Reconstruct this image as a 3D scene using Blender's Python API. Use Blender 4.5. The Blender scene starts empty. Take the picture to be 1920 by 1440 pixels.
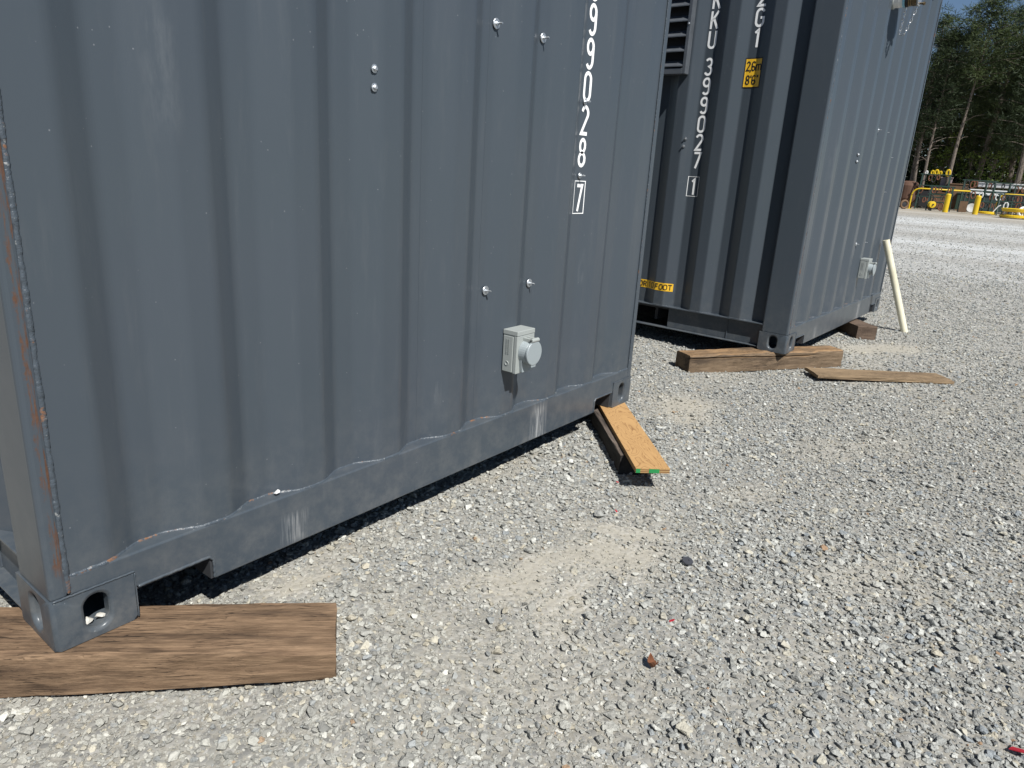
import bpy, bmesh, math, random
import numpy as np
from mathutils import Vector, Matrix

random.seed(7)
rng = np.random.default_rng(11)
S = bpy.context.scene
COL = S.collection
R = math.radians

# ------------------------------------------------------------------ camera
CAM = np.array([-0.4364, -1.4626, 1.0184]); YAW, PIT, ROL, FPX = 0.9280, 0.2970, 0.0601, 1325.8
def cam_axes():
    cy, sy, cp, sp = math.cos(YAW), math.sin(YAW), math.cos(PIT), math.sin(PIT)
    f = np.array([sy*cp, cy*cp, -sp]); r = np.array([cy, -sy, 0.0]); u = np.cross(r, f)
    c, s = math.cos(ROL), math.sin(ROL)
    return c*r + s*u, -s*r + c*u, f
CR, CU, CF = cam_axes()
cd = bpy.data.cameras.new('camera'); cam = bpy.data.objects.new('camera', cd); COL.objects.link(cam)
cd.sensor_width = 36.0; cd.sensor_fit = 'HORIZONTAL'; cd.lens = FPX/1920*36.0
cd.clip_start = 0.02; cd.clip_end = 2000
M3 = Matrix(((CR[0], CU[0], -CF[0]), (CR[1], CU[1], -CF[1]), (CR[2], CU[2], -CF[2])))
cam.matrix_world = Matrix.Translation(Vector(CAM)) @ M3.to_4x4()
S.camera = cam

# ------------------------------------------------------------------ sky, sun, exposure
SUN_EL, SUN_AZ = R(51), R(24)           # azimuth measured from -Y towards -X
sdir = Vector((-math.sin(SUN_AZ)*math.cos(SUN_EL), -math.cos(SUN_AZ)*math.cos(SUN_EL), math.sin(SUN_EL)))
W = bpy.data.worlds.new('World'); S.world = W; W.use_nodes = True
wn = W.node_tree.nodes; wl = W.node_tree.links
for n in list(wn): wn.remove(n)
wo = wn.new('ShaderNodeOutputWorld'); wb = wn.new('ShaderNodeBackground'); ws = wn.new('ShaderNodeTexSky')
ws.sky_type = 'NISHITA'; ws.sun_disc = False; ws.sun_elevation = SUN_EL
ws.sun_rotation = math.atan2(sdir.x, sdir.y); ws.altitude = 1200; ws.air_density = 1.0; ws.dust_density = 0.0; ws.ozone_density = 3.0
wb.inputs['Strength'].default_value = 0.05
wl.new(ws.outputs[0], wb.inputs[0]); wl.new(wb.outputs[0], wo.inputs[0])
sl = bpy.data.lights.new('sun', 'SUN'); sl.energy = 5.0; sl.angle = R(0.53); sl.color = (1.0, 0.982, 0.945)
so = bpy.data.objects.new('sun', sl); COL.objects.link(so)
so.rotation_euler = (-sdir).to_track_quat('-Z', 'Y').to_euler(); so.location = (-3, -6, 9)
S.view_settings.view_transform = 'Standard'; S.view_settings.look = 'None'
S.view_settings.exposure = 0.42; S.view_settings.gamma = 1.0; S.view_settings.use_curve_mapping = False
S.render.engine = 'CYCLES'
S.cycles.max_bounces = 6; S.cycles.diffuse_bounces = 3; S.cycles.glossy_bounces = 3; S.cycles.transmission_bounces = 2
S.cycles.use_denoising = True

# ------------------------------------------------------------------ material helpers
class NT:
    def __init__(s, name, rough=0.6, metal=0.0, spec=0.5):
        s.m = bpy.data.materials.new(name); s.m.use_nodes = True
        s.t = s.m.node_tree; s.n = s.t.nodes; s.l = s.t.links
        s.b = s.n['Principled BSDF']; s.set('Roughness', rough); s.set('Metallic', metal); s.set('Specular IOR Level', spec)
        s._tc = None
    def set(s, k, v):
        i = s.b.inputs[k]
        if isinstance(v, bpy.types.NodeSocket): s.l.new(v, i)
        else: i.default_value = (*v, 1.0) if (isinstance(v, tuple) and len(v) == 3 and i.type == 'RGBA') else v
        return s
    def tc(s, k='Object'):
        if s._tc is None: s._tc = s.n.new('ShaderNodeTexCoord')
        return s._tc.outputs[k]
    def _in(s, sock, v):
        if isinstance(v, bpy.types.NodeSocket): s.l.new(v, sock)
        elif isinstance(v, tuple) and len(v) == 3 and sock.type == 'RGBA': sock.default_value = (*v, 1.0)
        else: sock.default_value = v
    def mapping(s, v=None, scale=(1, 1, 1), loc=(0, 0, 0), rot=(0, 0, 0)):
        n = s.n.new('ShaderNodeMapping'); s.l.new(v or s.tc(), n.inputs[0])
        n.inputs['Scale'].default_value = scale; n.inputs['Location'].default_value = loc; n.inputs['Rotation'].default_value = rot
        return n.outputs[0]
    def noise(s, scale=5, detail=4, rough=0.55, vec=None, dist=0.0, out='Fac'):
        n = s.n.new('ShaderNodeTexNoise'); s.l.new(vec or s.tc(), n.inputs['Vector'])
        n.inputs['Scale'].default_value = scale; n.inputs['Detail'].default_value = detail
        n.inputs['Roughness'].default_value = rough; n.inputs['Distortion'].default_value = dist
        return n.outputs[out]
    def voro(s, scale=5, vec=None, feature='F1', out='Distance', rnd=1.0):
        n = s.n.new('ShaderNodeTexVoronoi'); n.feature = feature; s.l.new(vec or s.tc(), n.inputs['Vector'])
        n.inputs['Scale'].default_value = scale; n.inputs['Randomness'].default_value = rnd
        return n.outputs[out]
    def math(s, op, a, b=0.0, c=0.0, clamp=False):
        n = s.n.new('ShaderNodeMath'); n.operation = op; n.use_clamp = clamp
        s._in(n.inputs[0], a); s._in(n.inputs[1], b); s._in(n.inputs[2], c); return n.outputs[0]
    def ramp(s, fac, stops, interp='LINEAR'):
        n = s.n.new('ShaderNodeValToRGB'); s.l.new(fac, n.inputs[0]); e = n.color_ramp.elements; n.color_ramp.interpolation = interp
        for i, (p, c) in enumerate(stops):
            el = e[i] if i < 2 else e.new(p)
            el.position = p; el.color = (*c, 1.0) if isinstance(c, tuple) else (c, c, c, 1.0)
        return n.outputs[0]
    def mix(s, fac, a, b, mode='MIX'):
        n = s.n.new('ShaderNodeMix'); n.data_type = 'RGBA'; n.blend_type = mode
        s._in(n.inputs[0], fac); s._in(n.inputs[6], a); s._in(n.inputs[7], b); return n.outputs[2]
    def xyz(s, vec=None):
        n = s.n.new('ShaderNodeSeparateXYZ'); s.l.new(vec or s.tc(), n.inputs[0]); return n.outputs
    def attr(s, name, kind='GEOMETRY', out='Color'):
        n = s.n.new('ShaderNodeAttribute'); n.attribute_name = name; n.attribute_type = kind; return n.outputs[out]
    def bump(s, h, strength=0.3, dist=0.01, nrm=None):
        n = s.n.new('ShaderNodeBump'); s.l.new(h, n.inputs['Height']); n.inputs['Strength'].default_value = strength
        n.inputs['Distance'].default_value = dist
        if nrm: s.l.new(nrm, n.inputs['Normal'])
        s.l.new(n.outputs[0], s.b.inputs['Normal']); return n.outputs[0]
    def band(s, v, lo, hi, soft):
        a = s.math('SMOOTHSTEP' if False else 'SUBTRACT', v, lo); a = s.math('DIVIDE', a, soft, clamp=True)
        b = s.math('SUBTRACT', hi, v); b = s.math('DIVIDE', b, soft, clamp=True)
        return s.math('MULTIPLY', a, b)

GREY = (0.056, 0.069, 0.083)
def paint(name, rust=None, scuffs=(), base=GREY):
    t = NT(name, 0.36, 0.0, 0.34)
    big = t.noise(1.7, 3, 0.5); sm = t.noise(9, 4, 0.6)
    col = t.mix(big, (base[0]*0.92, base[1]*0.97, base[2]*0.95), (base[0]*1.08, base[1]*1.03, base[2]*1.06))
    col = t.mix(t.math('MULTIPLY', sm, 0.25), col, (base[0]*1.15, base[1]*1.10, base[2]*1.02))
    sp = t.voro(55); pick = t.noise(21, 2, 0.5)
    dots = t.math('MULTIPLY', t.math('LESS_THAN', sp, 0.085), t.math('GREATER_THAN', pick, 0.60))
    col = t.mix(t.math('MULTIPLY', dots, 0.25), col, (0.42, 0.43, 0.44))
    dv = t.noise(4.5, 5, 0.7, vec=t.mapping(scale=(6, 6, 0.7)))
    dust = t.math('MULTIPLY', t.ramp(dv, [(0.55, 0.0), (0.85, 1.0)]), 0.06)
    col = t.mix(dust, col, (0.30, 0.29, 0.27))
    X, Y, Z = t.xyz()
    low = t.math('SUBTRACT', 1.0, t.math('DIVIDE', Z, 0.55), clamp=True)
    spl = t.math('MULTIPLY', t.math('MULTIPLY', low, low), t.ramp(t.noise(14, 6, 0.75), [(0.42, 0.0), (0.72, 0.22)]))
    col = t.mix(spl, col, (0.33, 0.31, 0.27))
    for (x0, x1, z0, z1, k, sc) in scuffs:
        m = t.math('MULTIPLY', t.band(X, x0, x1, (x1-x0)*0.3), t.band(Z, z0, z1, (z1-z0)*0.22))
        st = t.noise(1, 5, 0.7, vec=t.mapping(scale=(sc, 40, 7)))
        m = t.math('MULTIPLY', m, t.ramp(st, [(0.44, 0.0), (0.62, 1.0)]))
        col = t.mix(t.math('MULTIPLY', m, k), col, (0.50, 0.50, 0.49))
    rgh = t.math('ADD', t.math('MULTIPLY', sm, 0.12), 0.25)
    if rust:
        x0, x1, z0, z1 = rust
        wob = t.math('MULTIPLY', t.math('SUBTRACT', t.noise(45, 4, 0.7), 0.5), 0.030)
        m = t.band(t.math('ADD', X, wob), x0, x1, 0.004)
        m = t.math('MULTIPLY', m, t.band(Z, z0, z1, 0.05))
        g = t.noise(1, 4, 0.65, vec=t.mapping(scale=(150, 150, 14)))
        m = t.math('MULTIPLY', m, t.ramp(g, [(0.46, 0.0), (0.58, 0.9)]))
        rc = t.mix(t.noise(120, 3, 0.6), (0.050, 0.025, 0.014), (0.155, 0.068, 0.032))
        col = t.mix(m, col, rc); rgh = t.math('ADD', rgh, t.math('MULTIPLY', m, 0.5))
    t.set('Base Color', col); t.set('Roughness', rgh)
    h = t.math('ADD', t.math('MULTIPLY', t.noise(3.2, 2, 0.5), 1.0), t.math('MULTIPLY', t.noise(170, 2, 0.5), 0.003))
    t.bump(h, 0.18, 0.005)
    return t.m
def weld_mat():
    t = NT('weld_paint', 0.38)
    g = t.noise(17, 4, 0.65); f = t.noise(90, 3, 0.6)
    col = t.mix(f, tuple(c*0.85 for c in GREY), tuple(c*1.20 for c in GREY))
    chip = t.ramp(t.noise(70, 3, 0.6), [(0.62, 0.0), (0.70, 1.0)])
    col = t.mix(t.math('MULTIPLY', chip, 0.5), col, (0.42, 0.42, 0.40))
    m = t.ramp(t.math('ADD', t.math('MULTIPLY', g, 0.8), t.math('MULTIPLY', f, 0.2)), [(0.575, 0.0), (0.625, 1.0)])
    col = t.mix(t.math('MULTIPLY', m, 0.85), col, t.mix(f, (0.08, 0.036, 0.018), (0.29, 0.13, 0.05)))
    t.set('Base Color', col); t.set('Roughness', t.math('ADD', t.math('MULTIPLY', m, 0.4), 0.36))
    t.bump(t.math('ADD', f, t.noise(330, 2, 0.6)), 0.5, 0.0025); return t.m
def plain(name, c, rough=0.5, metal=0.0, var=0.15, sc=20, bump=0.0, spec=0.5):
    t = NT(name, rough, metal, spec); n = t.noise(sc, 4, 0.6)
    t.set('Base Color', t.mix(n, tuple(x*(1-var) for x in c), tuple(min(1, x*(1+var)) for x in c)))
    if bump: t.bump(n, bump, 0.004)
    return t.m
def wood(name, c0, c1, dark, streak=0.5, top=None):
    t = NT(name, 0.82, 0.0, 0.2)
    v = t.mapping(scale=(1.3, 14, 14)); g = t.noise(6, 6, 0.68, vec=v, dist=0.4)
    fine = t.noise(9, 5, 0.75, vec=t.mapping(scale=(1.6, 34, 34)))
    col = t.mix(t.ramp(g, [(0.30, 0.0), (0.68, 1.0)]), c0, c1)
    col = t.mix(t.ramp(fine, [(0.42, 0.0), (0.64, 0.50)]), col, tuple(x*0.40 for x in c0))
    if top:
        nz = t.xyz(t.tc('Normal'))[2]
        col = t.mix(t.math('MULTIPLY', t.math('GREATER_THAN', nz, 0.7), t.ramp(t.noise(5, 4, 0.6, vec=t.mapping(scale=(1, 6, 6))), [(0.35, 0.15), (0.6, 1.0)])), col, top)
    st = t.noise(3.0, 5, 0.65, vec=t.mapping(scale=(0.8, 4.5, 4.5), loc=(3, 1, 2)))
    col = t.mix(t.math('MULTIPLY', t.ramp(st, [(0.48, 0.0), (0.63, 1.0)]), streak), col, dark)
    cr = t.noise(4, 3, 0.55, vec=t.mapping(scale=(1.1, 30, 30), loc=(7, 0, 0)), dist=0.3)
    crk = t.ramp(t.math('ABSOLUTE', t.math('SUBTRACT', cr, 0.5)), [(0.0, 1.0), (0.016, 0.0)])
    crk = t.math('MULTIPLY', crk, t.ramp(t.noise(3.5, 2, 0.5, vec=t.mapping(loc=(1, 4, 9))), [(0.47, 0.0), (0.55, 1.0)]))
    col = t.mix(t.math('MULTIPLY', crk, 0.85), col, (0.012, 0.009, 0.007))
    t.set('Base Color', col)
    t.bump(t.math('SUBTRACT', t.math('ADD', g, t.math('MULTIPLY', fine, 0.7)), t.math('MULTIPLY', crk, 2.0)), 0.55, 0.004)
    return t.m
def plywood():
    t = NT('plywood', 0.6, 0.0, 0.3)
    v = t.mapping(scale=(2.2, 8.5, 1.0)); n = t.noise(1.15, 3.5, 0.42, vec=v, dist=1.3)
    rings = t.math('FRACT', t.math('MULTIPLY', n, 17.0))
    line = t.ramp(rings, [(0.0, 0.15), (0.72, 0.35), (0.90, 1.0), (1.0, 0.1)])
    col = t.mix(line, (0.50, 0.300, 0.125), (0.22, 0.105, 0.036))
    f = t.noise(14, 4, 0.7, vec=t.mapping(scale=(1.5, 40, 40)))
    col = t.mix(t.math('MULTIPLY', f, 0.3), col, (0.52, 0.35, 0.18))
    t.set('Base Color', col); t.bump(line, 0.15, 0.002); return t.m
def ply_edge():
    t = NT('plywood_edge', 0.8, 0, 0.2); X, Y, Z = t.xyz()
    w = t.math('FRACT', t.math('MULTIPLY', Z, 1/0.0072)); m = t.math('GREATER_THAN', w, 0.5)
    t.set('Base Color', t.mix(m, (0.42, 0.27, 0.12), (0.16, 0.075, 0.03))); return t.m

# ------------------------------------------------------------------ mesh helpers
class MB:
    def __init__(s): s.v = []; s.f = []; s.mi = []
    def add(s, vs, fs, mi=0):
        o = len(s.v); s.v += [tuple(map(float, v)) for v in vs]; s.f += [tuple(i+o for i in f) for f in fs]; s.mi += [mi]*len(fs); return s
    def box(s, a, b, mi=0):
        (x0, y0, z0), (x1, y1, z1) = a, b
        return s.add([(x0,y0,z0),(x1,y0,z0),(x1,y1,z0),(x0,y1,z0),(x0,y0,z1),(x1,y0,z1),(x1,y1,z1),(x0,y1,z1)],
                     [(0,3,2,1),(4,5,6,7),(0,1,5,4),(1,2,6,5),(2,3,7,6),(3,0,4,7)], mi)
    def rings(s, rs, close=True, cap=True, mi=0):
        n = len(rs[0]); vs = [p for r in rs for p in r]; fs = []
        for i in range(len(rs)-1):
            for j in range(n if close else n-1):
                k = (j+1) % n; fs.append((i*n+j, i*n+k, (i+1)*n+k, (i+1)*n+j))
        if cap and close: fs += [tuple(range(n))[::-1], tuple(range((len(rs)-1)*n, len(rs)*n))]
        return s.add(vs, fs, mi)
    def tube(s, pts, rad, n=8, cap=True, mi=0, rfun=None):
        pts = [Vector(p) for p in pts]; rs = []; up = None
        for i, p in enumerate(pts):
            d = (pts[min(i+1, len(pts)-1)] - pts[max(i-1, 0)]).normalized()
            if up is None: up = Vector((0,0,1)) if abs(d.z) < 0.9 else Vector((1,0,0))
            a = (up - d*up.dot(d)).normalized(); b = d.cross(a); up = a
            r = rad[i] if isinstance(rad, (list, tuple)) else rad
            rs.append([tuple(p + (a*math.cos(2*math.pi*k/n) + b*math.sin(2*math.pi*k/n))*r*(rfun(i, k) if rfun else 1)) for k in range(n)])
        return s.rings(rs, True, cap, mi)
    def cyl(s, a, b, r0, r1=None, n=20, mi=0): return s.tube([a, b], [r0, r0 if r1 is None else r1], n, True, mi)
    def lathe(s, prof, axis='z', n=20, c=(0,0,0), mi=0):
        rs = []
        for (r, h) in prof:
            ring = []
            for k in range(n):
                a = 2*math.pi*k/n; u, w = r*math.cos(a), r*math.sin(a)
                ring.append((c[0]+u, c[1]+w, c[2]+h) if axis == 'z' else ((c[0]+u, c[1]-h, c[2]+w) if axis == 'y' else (c[0]+h, c[1]+u, c[2]+w)))
            rs.append(ring)
        return s.rings(rs, True, True, mi)
    def prism(s, poly, axis, a, b, mi=0):
        def P(u, v, w): return (u, w, v) if axis == 'y' else ((w, u, v) if axis == 'x' else (u, v, w))
        return s.rings([[P(u, v, a) for u, v in poly], [P(u, v, b) for u, v in poly]], True, True, mi)
    def build(s, name, mats, parent=None, smooth=False, bevel=0, seg=2, fix=True):
        me = bpy.data.meshes.new(name); me.from_pydata(s.v, [], s.f); me.update()
        mats = mats if isinstance(mats, (list, tuple)) else [mats]
        for m in mats: me.materials.append(m)
        if len(mats) > 1: me.polygons.foreach_set('material_index', s.mi)
        if fix:
            bm = bmesh.new(); bm.from_mesh(me); bmesh.ops.recalc_face_normals(bm, faces=bm.faces); bm.to_mesh(me); bm.free()
        if smooth: me.polygons.foreach_set('use_smooth', [True]*len(me.polygons))
        o = bpy.data.objects.new(name, me); COL.objects.link(o)
        if parent: o.parent = parent
        if bevel:
            b = o.modifiers.new('bevel', 'BEVEL'); b.width = bevel; b.segments = seg; b.limit_method = 'ANGLE'; b.angle_limit = R(38)
            b.harden_normals = False
        return o
def tag(o, label=None, cat=None, group=None, kind=None):
    if label: o['label'] = label
    if cat: o['category'] = cat
    if group: o['group'] = group
    if kind: o['kind'] = kind
    return o
def empty(name, loc=(0,0,0), rz=0.0, parent=None):
    o = bpy.data.objects.new(name, None); COL.objects.link(o); o.location = loc; o.rotation_euler = (0,0,rz); o.empty_display_size = 0.2
    if parent: o.parent = parent
    return o
def copy_tree(o, parent=None):
    c = o.copy(); COL.objects.link(c); c.parent = parent
    for ch in [x for x in o.children]: copy_tree(ch, c)
    return c
def at(px, py, D):
    d = CF + (px-960)/FPX*CR - (py-720)/FPX*CU
    return CAM + d*(D/math.hypot(d[0], d[1]))

# ------------------------------------------------------------------ ground
def vnoise(x, y, seed=0):
    x = np.asarray(x, float); y = np.asarray(y, float)
    xi = np.floor(x).astype(np.int64); yi = np.floor(y).astype(np.int64); fx = x-xi; fy = y-yi
    fx = fx*fx*(3-2*fx); fy = fy*fy*(3-2*fy)
    def h(a, b):
        n = (a*374761393 + b*668265263 + seed*1442695041) & 0x7fffffff
        n = ((n ^ (n >> 13))*1274126177) & 0x7fffffff
        return ((n ^ (n >> 16)) & 0xffff)/65535.0
    return (h(xi,yi)*(1-fx)+h(xi+1,yi)*fx)*(1-fy) + (h(xi,yi+1)*(1-fx)+h(xi+1,yi+1)*fx)*fy
# dusty patches: centre x, y, radii, rotation
DUST = [(1.10,-0.43,0.27,0.10,-0.35), (1.46,-0.50,0.13,0.09,-0.6), (1.30,-0.60,0.24,0.11,-0.7), (1.02,-0.60,0.14,0.07,-0.5), (0.62,-0.02,0.13,0.06,-0.3),
        (2.80,-0.10,0.26,0.18,0.2), (5.25,-0.55,0.50,0.22,-0.5)]
SOFT = [(1.55,0.08,0.22,0.07,-0.15), (0.75,0.02,0.3,0.05,-0.1), (2.05,-0.72,0.18,0.10,-0.5), (1.75,-1.25,0.20,0.10,-0.6), (2.9,-0.9,0.35,0.14,-0.5), (3.4,-1.7,0.45,0.16,-0.5), (4.6,-0.62,0.25,0.15,0.1)]
def dust_mask(x, y):
    m = np.zeros_like(x)
    wx = x + 0.14*(vnoise(x*8, y*8, 5)-0.5)+0.06*(vnoise(x*26, y*26, 7)-0.5); wy = y + 0.14*(vnoise(x*8, y*8, 6)-0.5)+0.06*(vnoise(x*26, y*26, 8)-0.5)
    for (cx, cy, a, b, r) in DUST:
        u = (wx-cx)*math.cos(r)+(wy-cy)*math.sin(r); v = -(wx-cx)*math.sin(r)+(wy-cy)*math.cos(r)
        d = np.sqrt((u/a)**2+(v/b)**2); m = np.maximum(m, np.clip(1.30-d*1.0, 0, 0.92))
    for (cx, cy, a, b, r) in SOFT:
        u = (wx-cx)*math.cos(r)+(wy-cy)*math.sin(r); v = -(wx-cx)*math.sin(r)+(wy-cy)*math.cos(r)
        d = np.sqrt((u/a)**2+(v/b)**2); m = np.maximum(m, np.clip(1.0-d*0.8, 0, 0.40))
    m = np.maximum(m, 0.30*np.clip((vnoise(x*1.7+3, y*1.7, 21)*0.6+vnoise(x*4.3, y*4.3, 22)*0.4-0.62)*7, 0, 1))
    return m
def gz(x, y):
    x = np.asarray(x, float); y = np.asarray(y, float)
    d = np.hypot(x-CAM[0], y-CAM[1]); t = np.clip((d-10)/30, 0, 1)
    z = -0.105 + 0.263*t*t*(3-2*t)
    near = np.clip(1.6-d/12, 0.25, 1)
    z = z + near*(0.020*(vnoise(x*1.3, y*1.3, 1)-0.5) + 0.012*(vnoise(x*4.1, y*4.1, 2)-0.5) + 0.006*(vnoise(x*15, y*15, 3)-0.5))
    for (cx, cy, r_, a_) in ((0.44,-0.50,0.30,0.034), (4.0,-0.12,0.75,-0.022), (5.6,-0.45,0.4,-0.012), (1.95,0.0,0.30,0.012)):
        z = z + a_*np.exp(-((x-cx)**2+(y-cy)**2)/(2*(r_*0.55)**2))
    return z
def axis(lo, hi, a, b, step, g=1.16):
    m = list(np.arange(a, b+1e-6, step)); s = step
    while m[-1] < hi: s *= g; m.append(m[-1]+s)
    s = step; L = []; x = a
    while x > lo: s *= g; x -= s; L.append(x)
    return np.array(L[::-1]+m)
gx = axis(-160, 260, -1.5, 8.0, 0.035); gy = axis(-220, 220, -3.2, 3.2, 0.035)
GX, GY = np.meshgrid(gx, gy); nx, ny = len(gx), len(gy)
GZ = gz(GX, GY); DM = dust_mask(GX, GY)
gv = np.stack([GX, GY, GZ], -1).reshape(-1, 3)
ii = np.arange(nx*ny).reshape(ny, nx)
gf = np.stack([ii[:-1,:-1], ii[:-1,1:], ii[1:,1:], ii[1:,:-1]], -1).reshape(-1, 4)
me = bpy.data.meshes.new('ground'); me.from_pydata(gv.tolist(), [], gf.tolist()); me.update()
a = me.attributes.new('dust', 'FLOAT', 'POINT'); a.data.foreach_set('value', DM.ravel().astype(np.float32))
me.polygons.foreach_set('use_smooth', [True]*len(me.polygons))
def ground_mat():
    t = NT('gravel_bed', 0.92, 0, 0.15)
    P = t.tc('Object')
    v1 = t.n.new('ShaderNodeTexVoronoi'); t.l.new(P, v1.inputs['Vector']); v1.inputs['Scale'].default_value = 62
    v2 = t.n.new('ShaderNodeTexVoronoi'); t.l.new(P, v2.inputs['Vector']); v2.inputs['Scale'].default_value = 150
    ccol = t.xyz(v1.outputs['Color'])
    pal = t.ramp(ccol[0], [(0.0, (0.13,0.135,0.14)), (0.22, (0.25,0.25,0.25)), (0.5, (0.33,0.325,0.30)), (0.78, (0.41,0.40,0.37)), (1.0, (0.56,0.55,0.52))])
    c2 = t.ramp(t.xyz(v2.outputs['Color'])[1], [(0.0, (0.26,0.245,0.21)), (0.6, (0.40,0.375,0.32)), (1.0, (0.52,0.50,0.45))])
    gap = t.ramp(v1.outputs['Distance'], [(0.45, 0.0), (0.62, 1.0)])
    stones = t.mix(gap, pal, c2)
    fine = t.mix(t.noise(260, 3, 0.7), (0.270,0.250,0.207), (0.425,0.395,0.330))
    X, Y, Z = t.xyz(P)
    far = t.math('DIVIDE', t.math('SUBTRACT', X, 3.0), 6.0, clamp=True)
    dust = t.attr('dust', out='Fac')
    dm = t.math('MULTIPLY', t.math('SUBTRACT', 1.0, t.math('MULTIPLY', far, 0.75)), 0.62)
    dm = t.math('MAXIMUM', dm, t.math('MULTIPLY', dust, 0.97))
    dm = t.math('MULTIPLY', dm, t.math('ADD', 0.72, t.math('MULTIPLY', t.noise(7, 4, 0.6), 0.5)), clamp=True)
    grit = t.mix(t.noise(300, 3, 0.75), (0.125,0.120,0.105), (0.29,0.278,0.245))
    col = t.mix(dm, stones, t.mix(t.math('MULTIPLY', t.math('DIVIDE', t.math('SUBTRACT', dust, 0.12), 0.55, clamp=True), 1.0), grit, fine))
    # pale worn wheel tracks far out across the yard, running roughly along Y
    tr = t.noise(1.0, 4, 0.6, vec=t.mapping(P, scale=(0.32, 0.035, 1)))
    trm = t.math('MULTIPLY', t.ramp(tr, [(0.42, 0.0), (0.62, 1.0)]), t.math('DIVIDE', t.math('SUBTRACT', X, 8.0), 8.0, clamp=True))
    spk = t.noise(9, 6, 0.85); fm = t.math('DIVIDE', t.math('SUBTRACT', X, 5.0), 8.0, clamp=True)
    col = t.mix(t.math('MULTIPLY', fm, t.ramp(spk, [(0.44, 0.55), (0.56, 0.0)])), col, (0.20,0.20,0.20))
    col = t.mix(t.math('MULTIPLY', fm, t.ramp(spk, [(0.50, 0.0), (0.66, 0.6)])), col, (0.62,0.62,0.60))
    col = t.mix(t.math('MULTIPLY', trm, 0.65), col, (0.56,0.575,0.57))
    edge = t.math('DIVIDE', t.math('SUBTRACT', X, 29.0), 9.0, clamp=True)
    col = t.mix(t.math('MULTIPLY', edge, 0.75), col, (0.30,0.255,0.185))
    t.set('Base Color', col)
    h = t.math('ADD', t.math('MULTIPLY', t.math('SUBTRACT', 1.0, v1.outputs['Distance']), t.math('SUBTRACT', 1.0, t.math('MULTIPLY', dm, 0.85))), t.math('MULTIPLY', t.noise(220, 3, 0.7), 0.22))
    t.bump(h, 0.8, 0.008)
    return t.m
me.materials.append(ground_mat())
ground = bpy.data.objects.new('ground', me); COL.objects.link(ground); tag(ground, 'grey crushed stone yard with dusty tan patches', None, None, 'structure')

# ------------------------------------------------------------------ loose gravel (instanced stones)
def rock_mesh(i):
    r = np.random.default_rng(100+i); bm = bmesh.new()
    n = 15; ax = np.array([1.0, r.uniform(0.62,0.95), r.uniform(0.36,0.62)])
    for k in range(n):
        v = r.normal(size=3); v /= np.linalg.norm(v); v *= r.uniform(0.82, 1.0)
        bm.verts.new(v*ax*0.5)
    bmesh.ops.convex_hull(bm, input=bm.verts)
    loose = [v for v in bm.verts if not v.link_faces]
    if loose: bmesh.ops.delete(bm, geom=loose, context='VERTS')
    bmesh.ops.recalc_face_normals(bm, faces=bm.faces)
    m = bpy.data.meshes.new('stone_shape'); bm.to_mesh(m); bm.free(); return m
def rock_mat():
    t = NT('gravel_stone', 0.85, 0, 0.25)
    c = t.attr('scol', 'INSTANCER'); n = t.noise(3.0, 4, 0.65); v = t.noise(2.0, 3, 0.6, vec=t.mapping(scale=(1, 1, 6)), dist=0.6)
    col = t.mix(n, t.mix(1.0, c, (0.78,0.78,0.78), 'MULTIPLY'), t.mix(1.0, c, (1.2,1.2,1.2), 'MULTIPLY'))
    col = t.mix(t.math('MULTIPLY', t.ramp(v, [(0.58, 0.0), (0.66, 1.0)]), 0.45), col, (0.62,0.61,0.58))
    t.set('Base Color', col); t.bump(n, 0.4, 0.05); return t.m
RM = rock_mat()
rocks = bpy.data.collections.new('stone_shapes')
for i in range(14):
    m = rock_mesh(i); m.materials.append(RM); rocks.objects.link(bpy.data.objects.new('stone_shape', m))
def in_view(x, y, z, mx=0.30):
    d = np.stack([x, y, z], -1) - CAM
    zc = d@CF; u = (d@CR)/zc*FPX; v = (d@CU)/zc*FPX
    return (zc > 0.3) & (np.abs(u) < 960*(1+mx)+60) & (np.abs(v) < 720*(1+mx)+60)
def layer(dens, s0, s1, dmax, dfull, dmin=0.0, seed=0, kd=0.1, clump=0.0, dom=(-2.0, 14.0, -9.0, 5.0)):
    r = np.random.default_rng(seed); x0, x1, y0, y1 = dom
    n = int(dens*(x1-x0)*(y1-y0))
    x = r.uniform(x0, x1, n); y = r.uniform(y0, y1, n)
    d = np.hypot(x-CAM[0], y-CAM[1]); keep = (d < dmax) & (d > dmin + r.uniform(size=n)*0.5*dmin)
    keep &= r.uniform(size=n) < np.clip(np.where(d < dfull, 1.0, (dfull/np.maximum(d, .01))**1.5), 0, 1)
    x, y, d = x[keep], y[keep], d[keep]
    z = gz(x, y); k = in_view(x, y, z); x, y, z, d = x[k], y[k], z[k], d[k]
    # under the containers nothing shows beyond the first half metre
    inC1 = (x > 0.02) & (x < 2.42) & (y > 0.9) & (y < 3.1); inC2 = (x > 4.5) & (x < 6.4) & (y > 0.5) & (y < 2.9)
    k = ~(inC1 | inC2); x, y, z, d = x[k], y[k], z[k], d[k]
    dm = dust_mask(x, y); pr = 1-(1-kd)*dm
    if clump: pr = pr*np.clip(0.25+clump*(vnoise(x*2.3, y*2.3, 40)-0.3), 0.05, 1)
    k = r.uniform(size=len(x)) < pr; x, y, z, d, dm = x[k], y[k], z[k], d[k], dm[k]
    s = s0 + (s1-s0)*r.uniform(size=len(x))**2.2
    s = s*np.clip(0.95+0.025*d, 1, 1.2)
    return x, y, z, s, d, dm
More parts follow.
